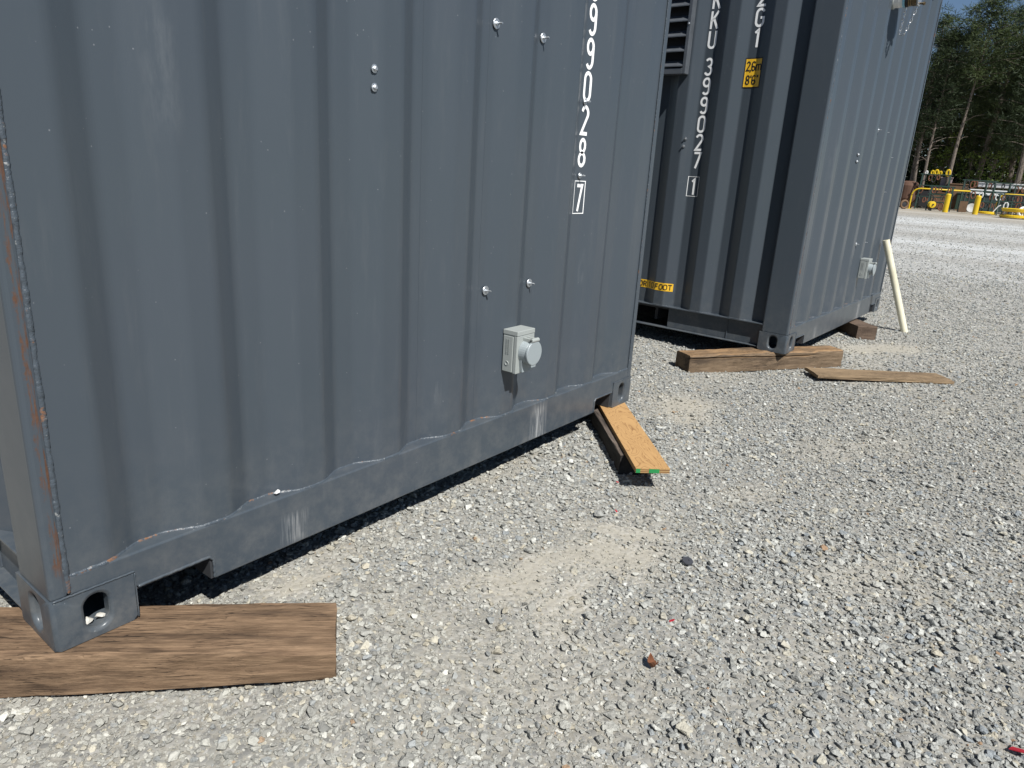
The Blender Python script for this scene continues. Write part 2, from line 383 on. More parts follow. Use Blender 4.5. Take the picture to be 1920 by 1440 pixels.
L = [layer(9500, 0.0075, 0.0205, 12, 3.2, seed=1, kd=0.05), layer(2000, 0.018, 0.035, 4.0, 2.1, seed=6, kd=0.02, clump=1.5, dom=(-1.5, 2.8, -3.0, 2)), layer(650, 0.017, 0.032, 14, 6.0, seed=2, kd=0.03, clump=1.6),
     layer(8500, 0.004, 0.009, 4.2, 2.0, seed=3, kd=0.40), layer(7, 0.032, 0.046, 12, 7, seed=4, kd=0.05), layer(190, 0.016, 0.036, 32, 13, dmin=7, seed=5, kd=0.2, dom=(4, 34, -22, 6))]
X = np.concatenate([l[0] for l in L]); Y = np.concatenate([l[1] for l in L]); Z = np.concatenate([l[2] for l in L])
SZ = np.concatenate([l[3] for l in L]); DD = np.concatenate([l[4] for l in L]); DMs = np.concatenate([l[5] for l in L]); N = len(X)
rot = np.stack([rng.normal(0, 0.28, N), rng.normal(0, 0.28, N), rng.uniform(0, 6.283, N)], -1)
Z = Z + SZ*rng.uniform(-0.04, 0.33, N)
pal = np.array([(0.27,0.272,0.27),(0.335,0.337,0.33),(0.40,0.40,0.385),(0.50,0.495,0.475),(0.64,0.635,0.61),(0.19,0.197,0.205),(0.27,0.295,0.325),(0.43,0.385,0.31),(0.48,0.445,0.375),(0.34,0.20,0.11)])
pw = np.array([0.17,0.22,0.22,0.13,0.04,0.05,0.07,0.05,0.05,0.003])
C0 = pal[rng.choice(len(pal), N, p=pw/pw.sum())]
warm = np.clip(0.70-0.28*(X-0.2)+0.42*Y, 0.03, 0.7)*np.clip(0.45+vnoise(X*1.5, Y*1.5, 33), 0.3, 1.1)
C1c = C0*(1-0.40*warm[:,None]) + 0.40*warm[:,None]*np.array([0.60,0.53,0.41])*(0.55+0.9*C0.mean(1, keepdims=True))
C1c = (C1c-0.37)*0.92+0.365
C1c = np.clip(C1c*0.92+0.08*np.array([0.38,0.36,0.32]), 0.05, 0.8)
C1c = C1c*(1-0.5*DMs[:,None]) + 0.5*DMs[:,None]*np.array([0.43,0.385,0.305])
C1c *= rng.uniform(0.82, 1.16, (N, 1))*np.array([0.925, 0.935, 0.90])
pm = bpy.data.meshes.new('gravel'); pm.vertices.add(N); pm.vertices.foreach_set('co', np.stack([X, Y, Z], -1).astype(np.float32).ravel())
def pat(name, kind, field, arr): pm.attributes.new(name, kind, 'POINT').data.foreach_set(field, arr.ravel())
pat('srot', 'FLOAT_VECTOR', 'vector', rot.astype(np.float32)); pat('sscl', 'FLOAT', 'value', SZ.astype(np.float32))
pat('sidx', 'INT', 'value', rng.integers(0, 14, N).astype(np.int32))
pat('scol', 'FLOAT_COLOR', 'color', np.concatenate([C1c, np.ones((N, 1))], 1).astype(np.float32))
gravel = bpy.data.objects.new('gravel', pm); COL.objects.link(gravel); pm.materials.append(RM)
tag(gravel, 'loose crushed grey and tan stones strewn over the yard', 'gravel', None, 'stuff')
ng = bpy.data.node_groups.new('scatter_stones', 'GeometryNodeTree')
ng.interface.new_socket('Geometry', in_out='INPUT', socket_type='NodeSocketGeometry'); ng.interface.new_socket('Geometry', in_out='OUTPUT', socket_type='NodeSocketGeometry')
gi = ng.nodes.new('NodeGroupInput'); go = ng.nodes.new('NodeGroupOutput'); iop = ng.nodes.new('GeometryNodeInstanceOnPoints')
ci = ng.nodes.new('GeometryNodeCollectionInfo'); ci.inputs['Collection'].default_value = rocks; ci.inputs['Separate Children'].default_value = True; ci.inputs['Reset Children'].default_value = True
def named(nm, ty):
    n = ng.nodes.new('GeometryNodeInputNamedAttribute'); n.data_type = ty; n.inputs['Name'].default_value = nm; return n.outputs['Attribute']
e2r = ng.nodes.new('FunctionNodeEulerToRotation'); ng.links.new(named('srot', 'FLOAT_VECTOR'), e2r.inputs[0])
ng.links.new(gi.outputs[0], iop.inputs['Points']); ng.links.new(ci.outputs[0], iop.inputs['Instance'])
iop.inputs['Pick Instance'].default_value = True
ng.links.new(named('sidx', 'INT'), iop.inputs['Instance Index']); ng.links.new(e2r.outputs[0], iop.inputs['Rotation']); ng.links.new(named('sscl', 'FLOAT'), iop.inputs['Scale'])
ng.links.new(iop.outputs[0], go.inputs[0])
gm = gravel.modifiers.new('scatter', 'NODES'); gm.node_group = ng
print('stones', N)

# ------------------------------------------------------------------ shipping containers
CW, CL, CH = 2.438, 2.991, 2.591
PX0, PITCH, SL, INN, DEP = 0.126, 0.2805, 0.068, 0.070, 0.036
M_PAINT = paint('grey_container_paint')
M_WALL = paint('grey_container_paint_marked', scuffs=((0.285, 0.365, 1.02, 1.30, 0.045, 30), (1.95, 1.985, 0.58, 0.74, 0.06, 70), (1.13, 1.16, 0.26, 0.36, 0.07, 80)))
M_POST = paint('grey_container_paint_rusting', rust=(0.015, 0.0365, 0.15, 1.10))
M_SILL = paint('grey_container_paint_scuffed', scuffs=((0.535, 0.635, 0.01, 0.112, 0.34, 190), (1.640, 1.765, -0.02, 0.165, 0.55, 150)))
M_WELD = weld_mat()
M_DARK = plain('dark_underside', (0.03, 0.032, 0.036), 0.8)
M_WHITE = plain('white_lettering', (0.88, 0.88, 0.87), 0.4, var=0.02)
M_YELLOW = plain('yellow_label', (0.80, 0.47, 0.03), 0.4, var=0.06)
M_BLACK = plain('black_print', (0.015, 0.015, 0.017), 0.5)
M_ZINC = plain('zinc_plated_steel', (0.50, 0.52, 0.54), 0.42, 0.85, var=0.15, sc=60)
M_PVC = plain('grey_plastic', (0.315, 0.335, 0.32), 0.42, var=0.04, sc=30)
M_PVCD = plain('grey_plastic_lid', (0.28, 0.315, 0.325), 0.36, var=0.04, sc=30)
M_GALV = plain('galvanised_vent', (0.15, 0.165, 0.185), 0.42, 0.55, var=0.4, sc=14)

def end_profile():
    """outer skin of the end wall: list of (x, y); y grows inwards, bends rounded"""
    c = [(0.0365, 0.0)]; k = 0
    x = PX0
    while x + SL*2 + INN < CW-0.06:
        c += [(x, 0), (x+SL, DEP), (x+SL+INN, DEP), (x+2*SL+INN, 0)]; x += PITCH
    c.append((CW-0.0365, 0.0)); return fillet(c, 0.015, 6)
def side_profile():
    c = [(0.160, DEP)]; y = 0.252
    c = [(0.160, DEP), (y, DEP), (y+SL, 0)]; d = 0.393
    for k in range(9):
        c += [(d, 0), (d+SL, DEP)]
        if k < 8: c += [(d+SL+0.069, DEP), (d+2*SL+0.069, 0)]
        d += 0.278
    c.append((CL-0.160, DEP)); return fillet(c)
def fillet(c, r=0.0075, n=4):
    out = [c[0]]
    for i in range(1, len(c)-1):
        p, a, b = Vector(c[i]), Vector(c[i-1]), Vector(c[i+1])
        u, v = (a-p), (b-p); L = min(r, u.length*0.45, v.length*0.45); u = u.normalized()*L; v = v.normalized()*L
        for k in range(n+1):
            t = k/n; out.append(tuple((p+u)*(1-t)**2 + p*2*t*(1-t) + (p+v)*t*t))
    out.append(c[-1]); return out
EP, SP = end_profile(), side_profile()
EO, SO = 0.004, 0.004
def end_y(x): return EO + float(np.interp(x, [p[0] for p in EP], [p[1] for p in EP]))
def side_x(y): return SO + float(np.interp(y, [p[0] for p in SP], [p[1] for p in SP]))
ZB, ZT = 0.160, 2.480

def sheet(mb, pts, z0, z1, thick):
    """closed corrugated sheet; pts are (x, y) skin points, thick is the (dx, dy) towards the inside"""
    n = len(pts); vs = []
    for (x, y) in pts: vs += [(x, y, z0), (x, y, z1), (x+thick[0], y+thick[1], z0), (x+thick[0], y+thick[1], z1)]
    fs = []
    for i in range(n-1):
        a, b = 4*i, 4*i+4
        fs += [(a, b, b+1, a+1), (a+2, a+3, b+3, b+2), (a, a+2, b+2, b), (a+1, b+1, b+3, a+3)]
    fs += [(0, 1, 3, 2), (4*n-4, 4*n-2, 4*n-1, 4*n-3)]
    return mb.add(vs, fs)

def oval(w, h, n=44):
    """upright oblong, half circles at both ends"""
    r = w/2; s = h/2-r; o = []
    for k in range(n):
        a = 2*math.pi*k/n; o.append((r*math.cos(a), r*math.sin(a) + (s if math.sin(a) > 1e-9 else (-s if math.sin(a) < -1e-9 else 0))))
    return o
def holed(mb, u0, u1, v0, v1, cu, cv, w, h, P, depth):
    """rectangular plate with an oblong hole and its tunnel; P(u, v, d) -> xyz"""
    ov = [(cu+a, cv+b) for a, b in oval(w, h)]; n = len(ov); vs = []; fs = []
    out = []
    for (a, b) in ov:
        du, dv = a-cu, b-cv
        t = min([((u1-cu)/du if du > 0 else (u0-cu)/du) if abs(du) > 1e-9 else 1e9, ((v1-cv)/dv if dv > 0 else (v0-cv)/dv) if abs(dv) > 1e-9 else 1e9])
        out.append([cu+du*t, cv+dv*t])
    for (qu, qv) in ((u0,v0),(u1,v0),(u1,v1),(u0,v1)):
        j = min(range(n), key=lambda i: (out[i][0]-qu)**2+(out[i][1]-qv)**2); out[j] = [qu, qv]
    for i in range(n): vs += [P(*out[i], 0), P(*ov[i], 0), P(*ov[i], depth)]
    for i in range(n):
        a, b = 3*i, 3*((i+1) % n); fs += [(a, b, b+1, a+1), (a+1, b+1, b+2, a+2)]
    mb.add(vs, fs)
def casting(name, parent, sx, sy, top=False):
    """corner casting, hollow with oblong side holes; sx, sy = which corner"""
    LX, LY, H = 0.166, 0.178, 0.118; mb = MB(); T = 0.030
    fx = lambda x: x-0.003 if sx > 0 else CW+0.003-x
    fy = lambda y: y-0.003 if sy > 0 else CL+0.003-y
    z0 = CH-H if top else 0.0
    Q = lambda x, y, z: (fx(x), fy(y), z0+z)
    holed(mb, 0, LX, 0, H, 0.087, 0.060, 0.050, 0.080, lambda u, v, d: Q(u, d, v), T)       # end face
    holed(mb, 0, LY, 0, H, 0.089, 0.060, 0.052, 0.080, lambda u, v, d: Q(d, u, v), T)       # side face
    mb.add([Q(0,0,0),Q(LX,0,0),Q(LX,LY,0),Q(0,LY,0),Q(0,0,H),Q(LX,0,H),Q(LX,LY,H),Q(0,LY,H)], [(0,1,2,3),(4,5,6,7),(1,2,6,5),(2,3,7,6)])
    t = 0.018
    mb.add([Q(t,t,t),Q(LX-t,t,t),Q(LX-t,LY-t,t),Q(t,LY-t,t),Q(t,t,H-t),Q(LX-t,t,H-t),Q(LX-t,LY-t,H-t),Q(t,LY-t,H-t)], [(0,1,2,3),(4,5,6,7),(1,2,6,5),(2,3,7,6)])
    bm = bmesh.new(); me = bpy.data.meshes.new(name); me.from_pydata(mb.v, [], mb.f)
    bm.from_mesh(me); bmesh.ops.remove_doubles(bm, verts=bm.verts, dist=1e-5); bmesh.ops.recalc_face_normals(bm, faces=bm.faces); bm.to_mesh(me); bm.free()
    me.polygons.foreach_set('use_smooth', [True]*len(me.polygons)); me.set_sharp_from_angle(angle=R(32)); me.materials.append(M_PAINT); o = bpy.data.objects.new(name, me); COL.objects.link(o); o.parent = parent
    b = o.modifiers.new('bevel', 'BEVEL'); b.width = 0.009; b.segments = 3; b.limit_method = 'ANGLE'; b.angle_limit = R(50)
    return o

# ---- stroke lettering
def arc(cx, cy, rx, ry, a0, a1, n=10): return [(cx+rx*math.cos(R(a0+(a1-a0)*i/n)), cy+ry*math.sin(R(a0+(a1-a0)*i/n))) for i in range(n+1)]
GL = {  # box 1 wide, 2 high
 '0': [arc(.5,1.5,.42,.42,0,180)+arc(.5,.5,.42,.42,180,360)+[(.92,1.5)]],
 '1': [[(.2,1.6),(.55,1.92),(.55,.0)]],
 '2': [arc(.5,1.48,.42,.44,165,-25)+[(.10,.09),(.96,.09)]],
 '3': [arc(.48,1.47,.38,.44,150,-80,14)+arc(.48,.55,.42,.47,75,-155,14)],
 '6': [arc(.5,.52,.40,.44,0,360,18), [(.10,.52),(.10,1.4)]+arc(.5,1.48,.40,.44,180,20)],
 '7': [[(.04,1.91),(.93,1.91),(.36,.0)]],
 '8': [arc(.5,1.47,.36,.44,0,360,18), arc(.5,.52,.42,.44,0,360,18)],
 '9': [arc(.5,1.45,.40,.46,0,360,18), [(.90,1.45),(.90,.62)]+arc(.5,.52,.40,.44,0,-150)],
 'K': [[(.1,0),(.1,2)],[(.92,2),(.12,.85)],[(.36,1.2),(.96,0)]],
 'U': [[(.08,2),(.08,.5)]+arc(.5,.5,.42,.42,180,360)+[(.92,2)]],
 'G': [arc(.5,1.45,.42,.47,20,180)+arc(.5,.55,.42,.47,180,360)+[(.92,.98),(.55,.98)]],
 'F': [[(.12,0),(.12,1.91),(.92,1.91)],[(.12,1.0),(.8,1.0)]],
 'O': [arc(.5,1.4,.46,.52,0,180)+arc(.5,.6,.46,.52,180,360)+[(.96,1.4)]],
 'R': [[(.1,0),(.1,1.91),(.5,1.91)]+arc(.5,1.44,.40,.47,90,-90)+[(.1,.97)],[(.5,.97),(.95,0)]],
 'T': [[(.0,1.91),(1.0,1.91)],[(.5,1.91),(.5,0)]],
 'm': [[(.0,0),(.0,1.3)],[(.0,1.0)]+arc(.25,1.0,.25,.3,180,0)+[(.5,0)],[(.5,1.0)]+arc(.75,1.0,.25,.3,180,0)+[(1.0,0)]],
 ',': [[(.5,.2),(.35,-.3)]], "'": [[(.5,2.0),(.5,1.5)]], '"': [[(.3,2.0),(.3,1.5)],[(.7,2.0),(.7,1.5)]],
}
def ribbon(mb, pts, wd, P, sub=0.006):
    q = [Vector(pts[0])]
    for p in pts[1:]:
        p = Vector(p); d = (p-q[-1]).length; n = max(1, int(d/sub)); a = q[-1].copy()
        for i in range(1, n+1): q.append(a+(p-a)*i/n)
    n = len(q); vs = []
    for i in range(n):
        d0 = (q[i]-q[max(i-1,0)]); d1 = (q[min(i+1,n-1)]-q[i])
        d0 = d0.normalized() if d0.length > 1e-9 else d1.normalized(); d1 = d1.normalized() if d1.length > 1e-9 else d0
        t = (d0+d1); t = t.normalized() if t.length > 1e-6 else d0
        nn = Vector((-t.y, t.x)); k = 1/max(0.5, nn.dot(Vector((-d0.y, d0.x))))
        vs += [P(*(q[i]+nn*wd/2*k)), P(*(q[i]-nn*wd/2*k))]
    mb.add(vs, [(2*i, 2*i+1, 2*i+3, 2*i+2) for i in range(n-1)])
def glyph(ch, u, v, w, h, stroke, P, name, mat, parent):
    mb = MB()
    for st in GL[ch]: ribbon(mb, [(u+a*w, v+b*h/2) for a, b in st], stroke, P)
    return mb.build(name, mat, parent, fix=False)

def anchor_pin(parent, x, z, r=0.017, ln=0.027, tilt=0.0):
    y = end_y(x); mb = MB(); mb.lathe([(r*0.98, 0.004), (r, 0.0048), (r*0.92, 0.0062), (0.004, 0.0064)], 'y', 22, (x, y, z))
    o = mb.build('anchor_pin', M_ZINC, parent, smooth=False)
    sb = MB(); sb.tube([(x, y, z), (x+0.0008, y-ln, z+0.0004)], [0.0035, 0.0026], 10); sb.lathe([(0.0065, 0.005), (0.0065, 0.010)], 'y', 6, (x, y, z))
    sb.build('stud', M_ZINC, o); return o
def bolt(parent, x, z, r=0.0105):
    y = end_y(x); mb = MB(); mb.lathe([(r, 0.0005), (r, 0.003), (r*0.6, 0.0034)], 'y', 18, (x, y, z)); mb.lathe([(r*0.62, 0.003), (r*0.62, 0.0075), (r*0.42, 0.0095)], 'y', 6, (x, y, z))
    return mb.build('bolt', M_ZINC, parent)

def power_inlet(parent, x0, z0):
    w, h, d = 0.0965, 0.149, 0.063; ys = 0.004
    b = MB(); b.box((x0, ys-d+0.010, z0), (x0+w, ys+0.0, z0+h)).build
    o = b.build('power_inlet', M_PVC, parent, bevel=0.003)
    hood = MB(); hood.box((x0-0.002, ys-d-0.001, z0+h-0.016), (x0+w+0.002, ys, z0+h+0.001)); hood.build('hood', M_PVC, o, bevel=0.002)
    fr = MB(); fr.box((x0-0.0015, ys-d, z0-0.001), (x0+w+0.0015, ys-d+0.0145, z0+h-0.0165)); fr.build('front_plate', M_PVC, o, bevel=0.002)
    pn = MB(); pn.box((x0-0.0025, ys-d+0.018, z0+0.002), (x0+0.001, ys-0.004, z0+h-0.020)); pn.build('side_panel', M_PVC, o, bevel=0.001)
    # moulded lettering rows and the round knock-out on the side panel
    em = MB()
    for c_, yy in enumerate((ys-d+0.033, ys-d+0.042)):
        for k in range(9): em.box((x0-0.0034, yy, z0+0.064+k*0.0062), (x0-0.002, yy+0.0056, z0+0.068+k*0.0062+0.001*(k % 3 == c_)))
    em.build('embossed_text', plain('embossed_grey', (0.24,0.255,0.245), 0.5), o)
    kn = MB(); ring = []
    for k in range(24):
        a = 2*math.pi*k/24; ring.append((math.cos(a), math.sin(a)))
    cy_, cz_ = ys-d+0.040, z0+0.032
    kn.rings([[(x0-0.0025, cy_+0.0085*a, cz_+0.0085*b_) for a, b_ in ring], [(x0-0.0042, cy_+0.0078*a, cz_+0.0078*b_) for a, b_ in ring], [(x0-0.0042, cy_+0.0064*a, cz_+0.0064*b_) for a, b_ in ring], [(x0-0.0022, cy_+0.0058*a, cz_+0.0058*b_) for a, b_ in ring]], True, False)
    kn.build('knockout_ring', M_PVC, o)
    cx, cz = x0+w/2+0.001, z0+0.074; yf = ys-d
    so_ = MB(); so_.lathe([(0.043, 0.0), (0.042, 0.014), (0.0405, 0.028), (0.0385, 0.030)], 'y', 32, (cx, yf, cz))
    # skirt below the socket
    so_.prism([(cx-0.028, z0+0.004), (cx+0.028, z0+0.004), (cx+0.040, cz), (cx-0.040, cz)], 'y', yf, yf-0.012)
    so_.build('socket_body', M_PVCD, o, bevel=0.001)
    ld = MB(); ld.lathe([(0.0425, 0.031), (0.0435, 0.033), (0.0435, 0.0385), (0.041, 0.0405)], 'y', 36, (cx, yf, cz)); ld.prism([(cx-0.012, cz-0.050), (cx+0.012, cz-0.050), (cx+0.016, cz-0.036), (cx-0.016, cz-0.036)], 'y', yf-0.033, yf-0.0385)
    lo = ld.build('lid', M_PVCD, o, bevel=0.001)
    hg = MB(); hg.cyl((cx-0.020, yf-0.036, cz+0.046), (cx+0.020, yf-0.036, cz+0.046), 0.0075, n=14)
    hg.build('hinge', M_PVC, lo)
    hb = MB(); hb.box((cx-0.017, yf-0.034, cz+0.037), (cx-0.004, yf, cz+0.051)); hb.box((cx+0.006, yf-0.034, cz+0.037), (cx+0.017, yf, cz+0.051)); hb.build('hinge_bracket', M_PVC, lo, bevel=0.001)
    sc = MB(); sc.cyl((cx-0.0215, yf-0.036, cz+0.046), (cx-0.0195, yf-0.036, cz+0.046), 0.0032, n=10); sc.build('hinge_pin', M_BLACK, lo)
    return o

def bead(path, r0, name, parent, seed, mats=None, n=7, amp=0.35):
    rr = random.Random(seed); pts = [Vector(path[0])]
    for p in path[1:]:
        p = Vector(p); d = (p-pts[-1]).length; k = max(1, int(d/0.0032)); a = pts[-1].copy()
        for i in range(1, k+1): pts.append(a+(p-a)*i/k)
    pts = [p + Vector((rr.uniform(-1,1), rr.uniform(-1,1)*0.4, rr.uniform(-1,1)))*0.0007 for p in pts]
    rad = [r0*(1+amp*(0.22*rr.uniform(-1, 1)+0.22*math.sin(i*0.11+seed)+0.14*math.sin(i*0.43))) for i in range(len(pts))]
    mb = MB(); mb.tube(pts, rad, n); return mb.build(name, mats or M_WELD, parent, smooth=True)

def container(loc, rz, label, second=False):
    T = empty('shipping_container', loc, rz); tag(T, label, 'shipping container')
    for sx in (1, -1):
        for sy in (1, -1):
            casting('corner_casting', T, sx, sy); casting('corner_casting', T, sx, sy, True)
            x0, x1 = (0.0, 0.036) if sx > 0 else (CW-0.036, CW); y0, y1 = (0.0, 0.167) if sy > 0 else (CL-0.167, CL)
            mb = MB(); mb.box((x0, y0, 0.113), (x1, y1, CH-0.113)); mb.build('corner_post', M_POST if (sx > 0 and sy > 0) else M_PAINT, T, bevel=0.010, seg=3)
    # end walls
    mb = MB(); sheet(mb, [(x, y+EO) for x, y in EP], ZB-0.02, ZT, (0, 0.002)); mb.build('end_wall', M_WALL, T)
    mb = MB(); sheet(mb, [(x, CL-EO-y) for x, y in EP], ZB-0.02, ZT, (0, -0.002)); mb.build('end_wall', M_PAINT, T)
    # side walls
    mb = MB(); sheet(mb, [(SO+x, y) for y, x in SP], 0.1662, ZT, (0.002, 0)); mb.build('side_wall', M_PAINT, T)
    mb = MB(); sheet(mb, [(CW-SO-x, y) for y, x in SP], 0.1662, ZT, (-0.002, 0)); mb.build('side_wall', M_PAINT, T)
    # end sills with the cut-outs beside the castings
    zt, zb, n1, n2, nt = 0.162, 0.0135, 0.350, 2.120, 0.076
    for s in (1, -1):
        fy = (lambda y: y) if s > 0 else (lambda y: CL-y)
        poly = [(0.150, nt), (n1-0.012, nt), (n1, nt-0.012), (n1, zb), (n2, zb), (n2, nt-0.012), (n2+0.012, nt), (CW-0.150, nt), (CW-0.150, 0.112), (CW-0.0365, 0.1185), (CW-0.0365, zt), (0.0365, zt), (0.0365, 0.1185), (0.150, 0.112)]
        mb = MB(); mb.prism(poly, 'y', fy(0.0), fy(0.055)); sill = mb.build('end_sill', M_SILL if s > 0 else M_PAINT, T, bevel=0.004, seg=2)
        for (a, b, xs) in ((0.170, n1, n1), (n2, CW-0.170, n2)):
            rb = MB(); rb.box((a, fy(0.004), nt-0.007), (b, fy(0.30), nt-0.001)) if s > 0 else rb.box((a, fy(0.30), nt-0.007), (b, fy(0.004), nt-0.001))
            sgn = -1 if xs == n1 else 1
            rb.box((min(xs, xs+sgn*0.007)+0.0*sgn, min(fy(0.004), fy(0.30)), zb+0.001), (max(xs, xs+sgn*0.007), max(fy(0.004), fy(0.30)), nt-0.008)); cx_ = 0.1665 if xs == n1 else CW-0.1665; rb.box((min(cx_, cx_-sgn*0.004), min(fy(0.010), fy(0.30)), 0.002), (max(cx_, cx_-sgn*0.004), max(fy(0.010), fy(0.30)), nt-0.008)); rb.build('shade_toned_pocket_lining', M_DARK, sill)  # near-black lining and extra plate over casting side imitate the pocket's shade
            if s > 0:
                rim = [(a+0.002, -0.0005, nt+0.002), (b-0.010, -0.0005, nt+0.002), (b+0.001, -0.0005, nt-0.010), (b+0.001, -0.0005, zb+0.004)] if xs == n1 else [(b-0.002, -0.0005, nt+0.002), (a+0.010, -0.0005, nt+0.002), (a-0.001, -0.0005, nt-0.010), (a-0.001, -0.0005, zb+0.004)]
                bead(rim, 0.0036, 'rim_weld', sill, 3, M_PAINT, amp=0.2)
    # bottom side rails: channel with flanges and fork pockets
    for s in (1, -1):
        fx = (lambda x: x) if s > 0 else (lambda x: CW-x)
        def bx(mb, x0, x1, y0, y1, z0, z1): return mb.box((min(fx(x0), fx(x1)), y0, z0), (max(fx(x0), fx(x1)), y1, z1))
        rl = MB(); bx(rl, 0.002, 0.075, 0.165, CL-0.165, 0.158, 0.166); bx(rl, 0.002, 0.075, 0.175, CL-0.175, 0.0125, 0.019)
        pk = [(0.835, 1.195), (1.796, 2.156)]
        segs = [(0.165, pk[0][0]), (pk[0][1], pk[1][0]), (pk[1][1], CL-0.165)]
        for (a, b) in segs: bx(rl, 0.034, 0.040, a, b, 0.0195, 0.1575)
        rail = rl.build('side_rail', M_PAINT, T, bevel=0.002)
        for (a, b) in pk:
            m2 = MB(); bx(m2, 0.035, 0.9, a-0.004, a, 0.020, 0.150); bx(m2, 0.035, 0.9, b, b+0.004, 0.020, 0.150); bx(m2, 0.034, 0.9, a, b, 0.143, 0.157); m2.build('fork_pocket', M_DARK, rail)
        m3 = MB(); bx(m3, 0.030, 0.034, 0.40, 0.405, 0.02, 0.157); m3.build('rail_seam', M_PAINT, rail)
        tr = MB(); bx(tr, 0.0, 0.06, 0.165, CL-0.165, ZT-0.02, ZT+0.06); tr.build('top_rail', M_PAINT, T, bevel=0.003)
    for yy in ((0.0, 0.06), (CL-0.06, CL)):
        mb = MB(); mb.box((0.04, yy[0], ZT-0.01), (CW-0.04, yy[1], CH-0.02)); mb.build('top_header', M_PAINT, T, bevel=0.004)
    mb = MB(); mb.box((0.05, 0.05, CH-0.06), (CW-0.05, CL-0.05, CH-0.03)); mb.build('roof', M_PAINT, T)
    mb = MB(); mb.box((0.06, 0.06, 0.135), (CW-0.06, CL-0.06, 0.160))
    for k in range(9): mb.box((0.08, 0.38+k*0.28, 0.05), (CW-0.08, 0.40+k*0.28, 0.1345))
    mb.build('floor', M_DARK, T)
    # weld beads along the end wall
    zs = [0.163, 0.165]
    bead([(x, y+EO+0.0022, 0.1605) for x, y in EP], 0.0062, 'sill_weld', T, 5)
    bead([(0.0365, 0.0058, 0.125), (0.0365, 0.0058, 2.45)], 0.0068, 'post_weld', T, 6)
    bead([(CW-0.036, 0.001, 0.158), (CW-0.036, 0.001, 2.45)], 0.0026, 'post_weld', T, 7)
    bead([(0.003, -0.003, 0.120), (0.166, -0.003, 0.119)], 0.0024, 'casting_weld', T, 8, M_PAINT, amp=0.25)
    bead([(CW-0.166, -0.003, 0.119), (CW-0.003, -0.003, 0.120)], 0.0024, 'casting_weld', T, 9, M_PAINT, amp=0.25)
    bead([(0.1655, -0.003, 0.004), (0.1655, -0.003, 0.115)], 0.0018, 'casting_weld', T, 10, M_PAINT, amp=0.25)
    if second: bead([(SO+x, y, 0.167) for y, x in SP if y < 1.3], 0.0026, 'side_weld', T, 12, M_PAINT)
    for xs in (1.074, 1.352):
        mb = MB(); mb.tube([(xs, end_y(xs), 0.17), (xs, end_y(xs), 2.46)], 0.0013, 6); mb.build('panel_seam', M_PAINT, T)
    for (x, z) in ((1.378, 1.428), (1.622, 1.428), (1.384, 0.619), (1.632, 0.622), (1.906, 1.262), (1.911, 1.003)): anchor_pin(T, x, z, r=0.0155 if x < 1.8 else 0.011)
    for (x, z) in ((0.875, 1.236), (0.875, 1.192)): bolt(T, x, z)
    power_inlet(T, 1.455 if not second else 1.475, 0.334 if not second else 0.362)
    # number painted down the end wall
    PE = lambda u, v: (u, end_y(u)-0.0009, v)
    if not second:
        for ch, z in zip('399028', (1.596, 1.485, 1.374, 1.263, 1.148, 1.035)): glyph(ch, 1.895, z, 0.0465, 0.101, 0.0130, PE, 'painted_digit', M_WHITE, T)
        glyph('7', 1.903, 0.872, 0.037, 0.099, 0.0125, PE, 'painted_digit', M_WHITE, T)
        mb = MB(); ribbon(mb, [(1.886, 0.864), (1.953, 0.864), (1.953, 0.983), (1.886, 0.983), (1.886, 0.8625)], 0.003, PE); mb.build('painted_frame', M_WHITE, T, fix=False)
    else:
        PS = lambda u, v: (side_x(-u)-0.0010, -u, v)
        for ch, z in zip('KKU399027', (2.020, 1.908, 1.797, 1.643, 1.530, 1.417, 1.305, 1.194, 1.084)):
            glyph(ch, -0.796, z, 0.050, 0.099, 0.0138, PS, 'painted_letter' if ch in 'KU' else 'painted_digit', M_WHITE, T)
        glyph('1', -0.793, 0.918, 0.043, 0.101, 0.0130, PS, 'painted_digit', M_WHITE, T)
        mb = MB(); ribbon(mb, [(-0.813, 0.908), (-0.738, 0.908), (-0.738, 1.031), (-0.813, 1.031), (-0.813, 0.9065)], 0.003, PS); mb.build('painted_frame', M_WHITE, T, fix=False)
        for ch, z in zip('2G1', (2.012, 1.902, 1.790)): glyph(ch, -0.512, z, 0.052, 0.099, 0.0138, PS, 'painted_letter' if ch == 'G' else 'painted_digit', M_WHITE, T)
        # yellow height label wrapped over the corrugation
        def wrap(name, u0, u1, v0, v1, off, mat, par):
            us = sorted(set([u0, u1] + [-p[0] for p in SP if u0 < -p[0] < u1])); vs = []; fs = []
            for u in us: vs += [(side_x(-u)-off, -u, v0), (side_x(-u)-off, -u, v1)]
            for i in range(len(us)-1): fs.append((2*i, 2*i+2, 2*i+3, 2*i+1))
            m = MB(); m.add(vs, fs); return m.build(name, mat, par, fix=False)
        PL = lambda u, v: (side_x(-u)-0.0032, -u, v)
        lab = wrap('height_label', -0.537, -0.424, 1.563, 1.733, 0.0012, M_BLACK, T)
        wrap('yellow_field', -0.531, -0.430, 1.570, 1.726, 0.0022, M_YELLOW, lab)
        for ch, u, w in (('2', -0.525, .022), (',', -0.503, .010), ('6', -0.493, .023), ('m', -0.465, .033)): glyph(ch, u, 1.660, w, 0.052, 0.0075, PL, 'printed_character', M_BLACK, lab)
        for ch, u, w in (('8', -0.520, .024), ("'", -0.494, .010), ('6', -0.482, .024), ('"', -0.455, .016)): glyph(ch, u, 1.583, w, 0.052, 0.0075, PL, 'printed_character', M_BLACK, lab)
        strip = wrap('yellow_strip_label', -1.262, -0.822, 0.267, 0.321, 0.0012, M_YELLOW, T)
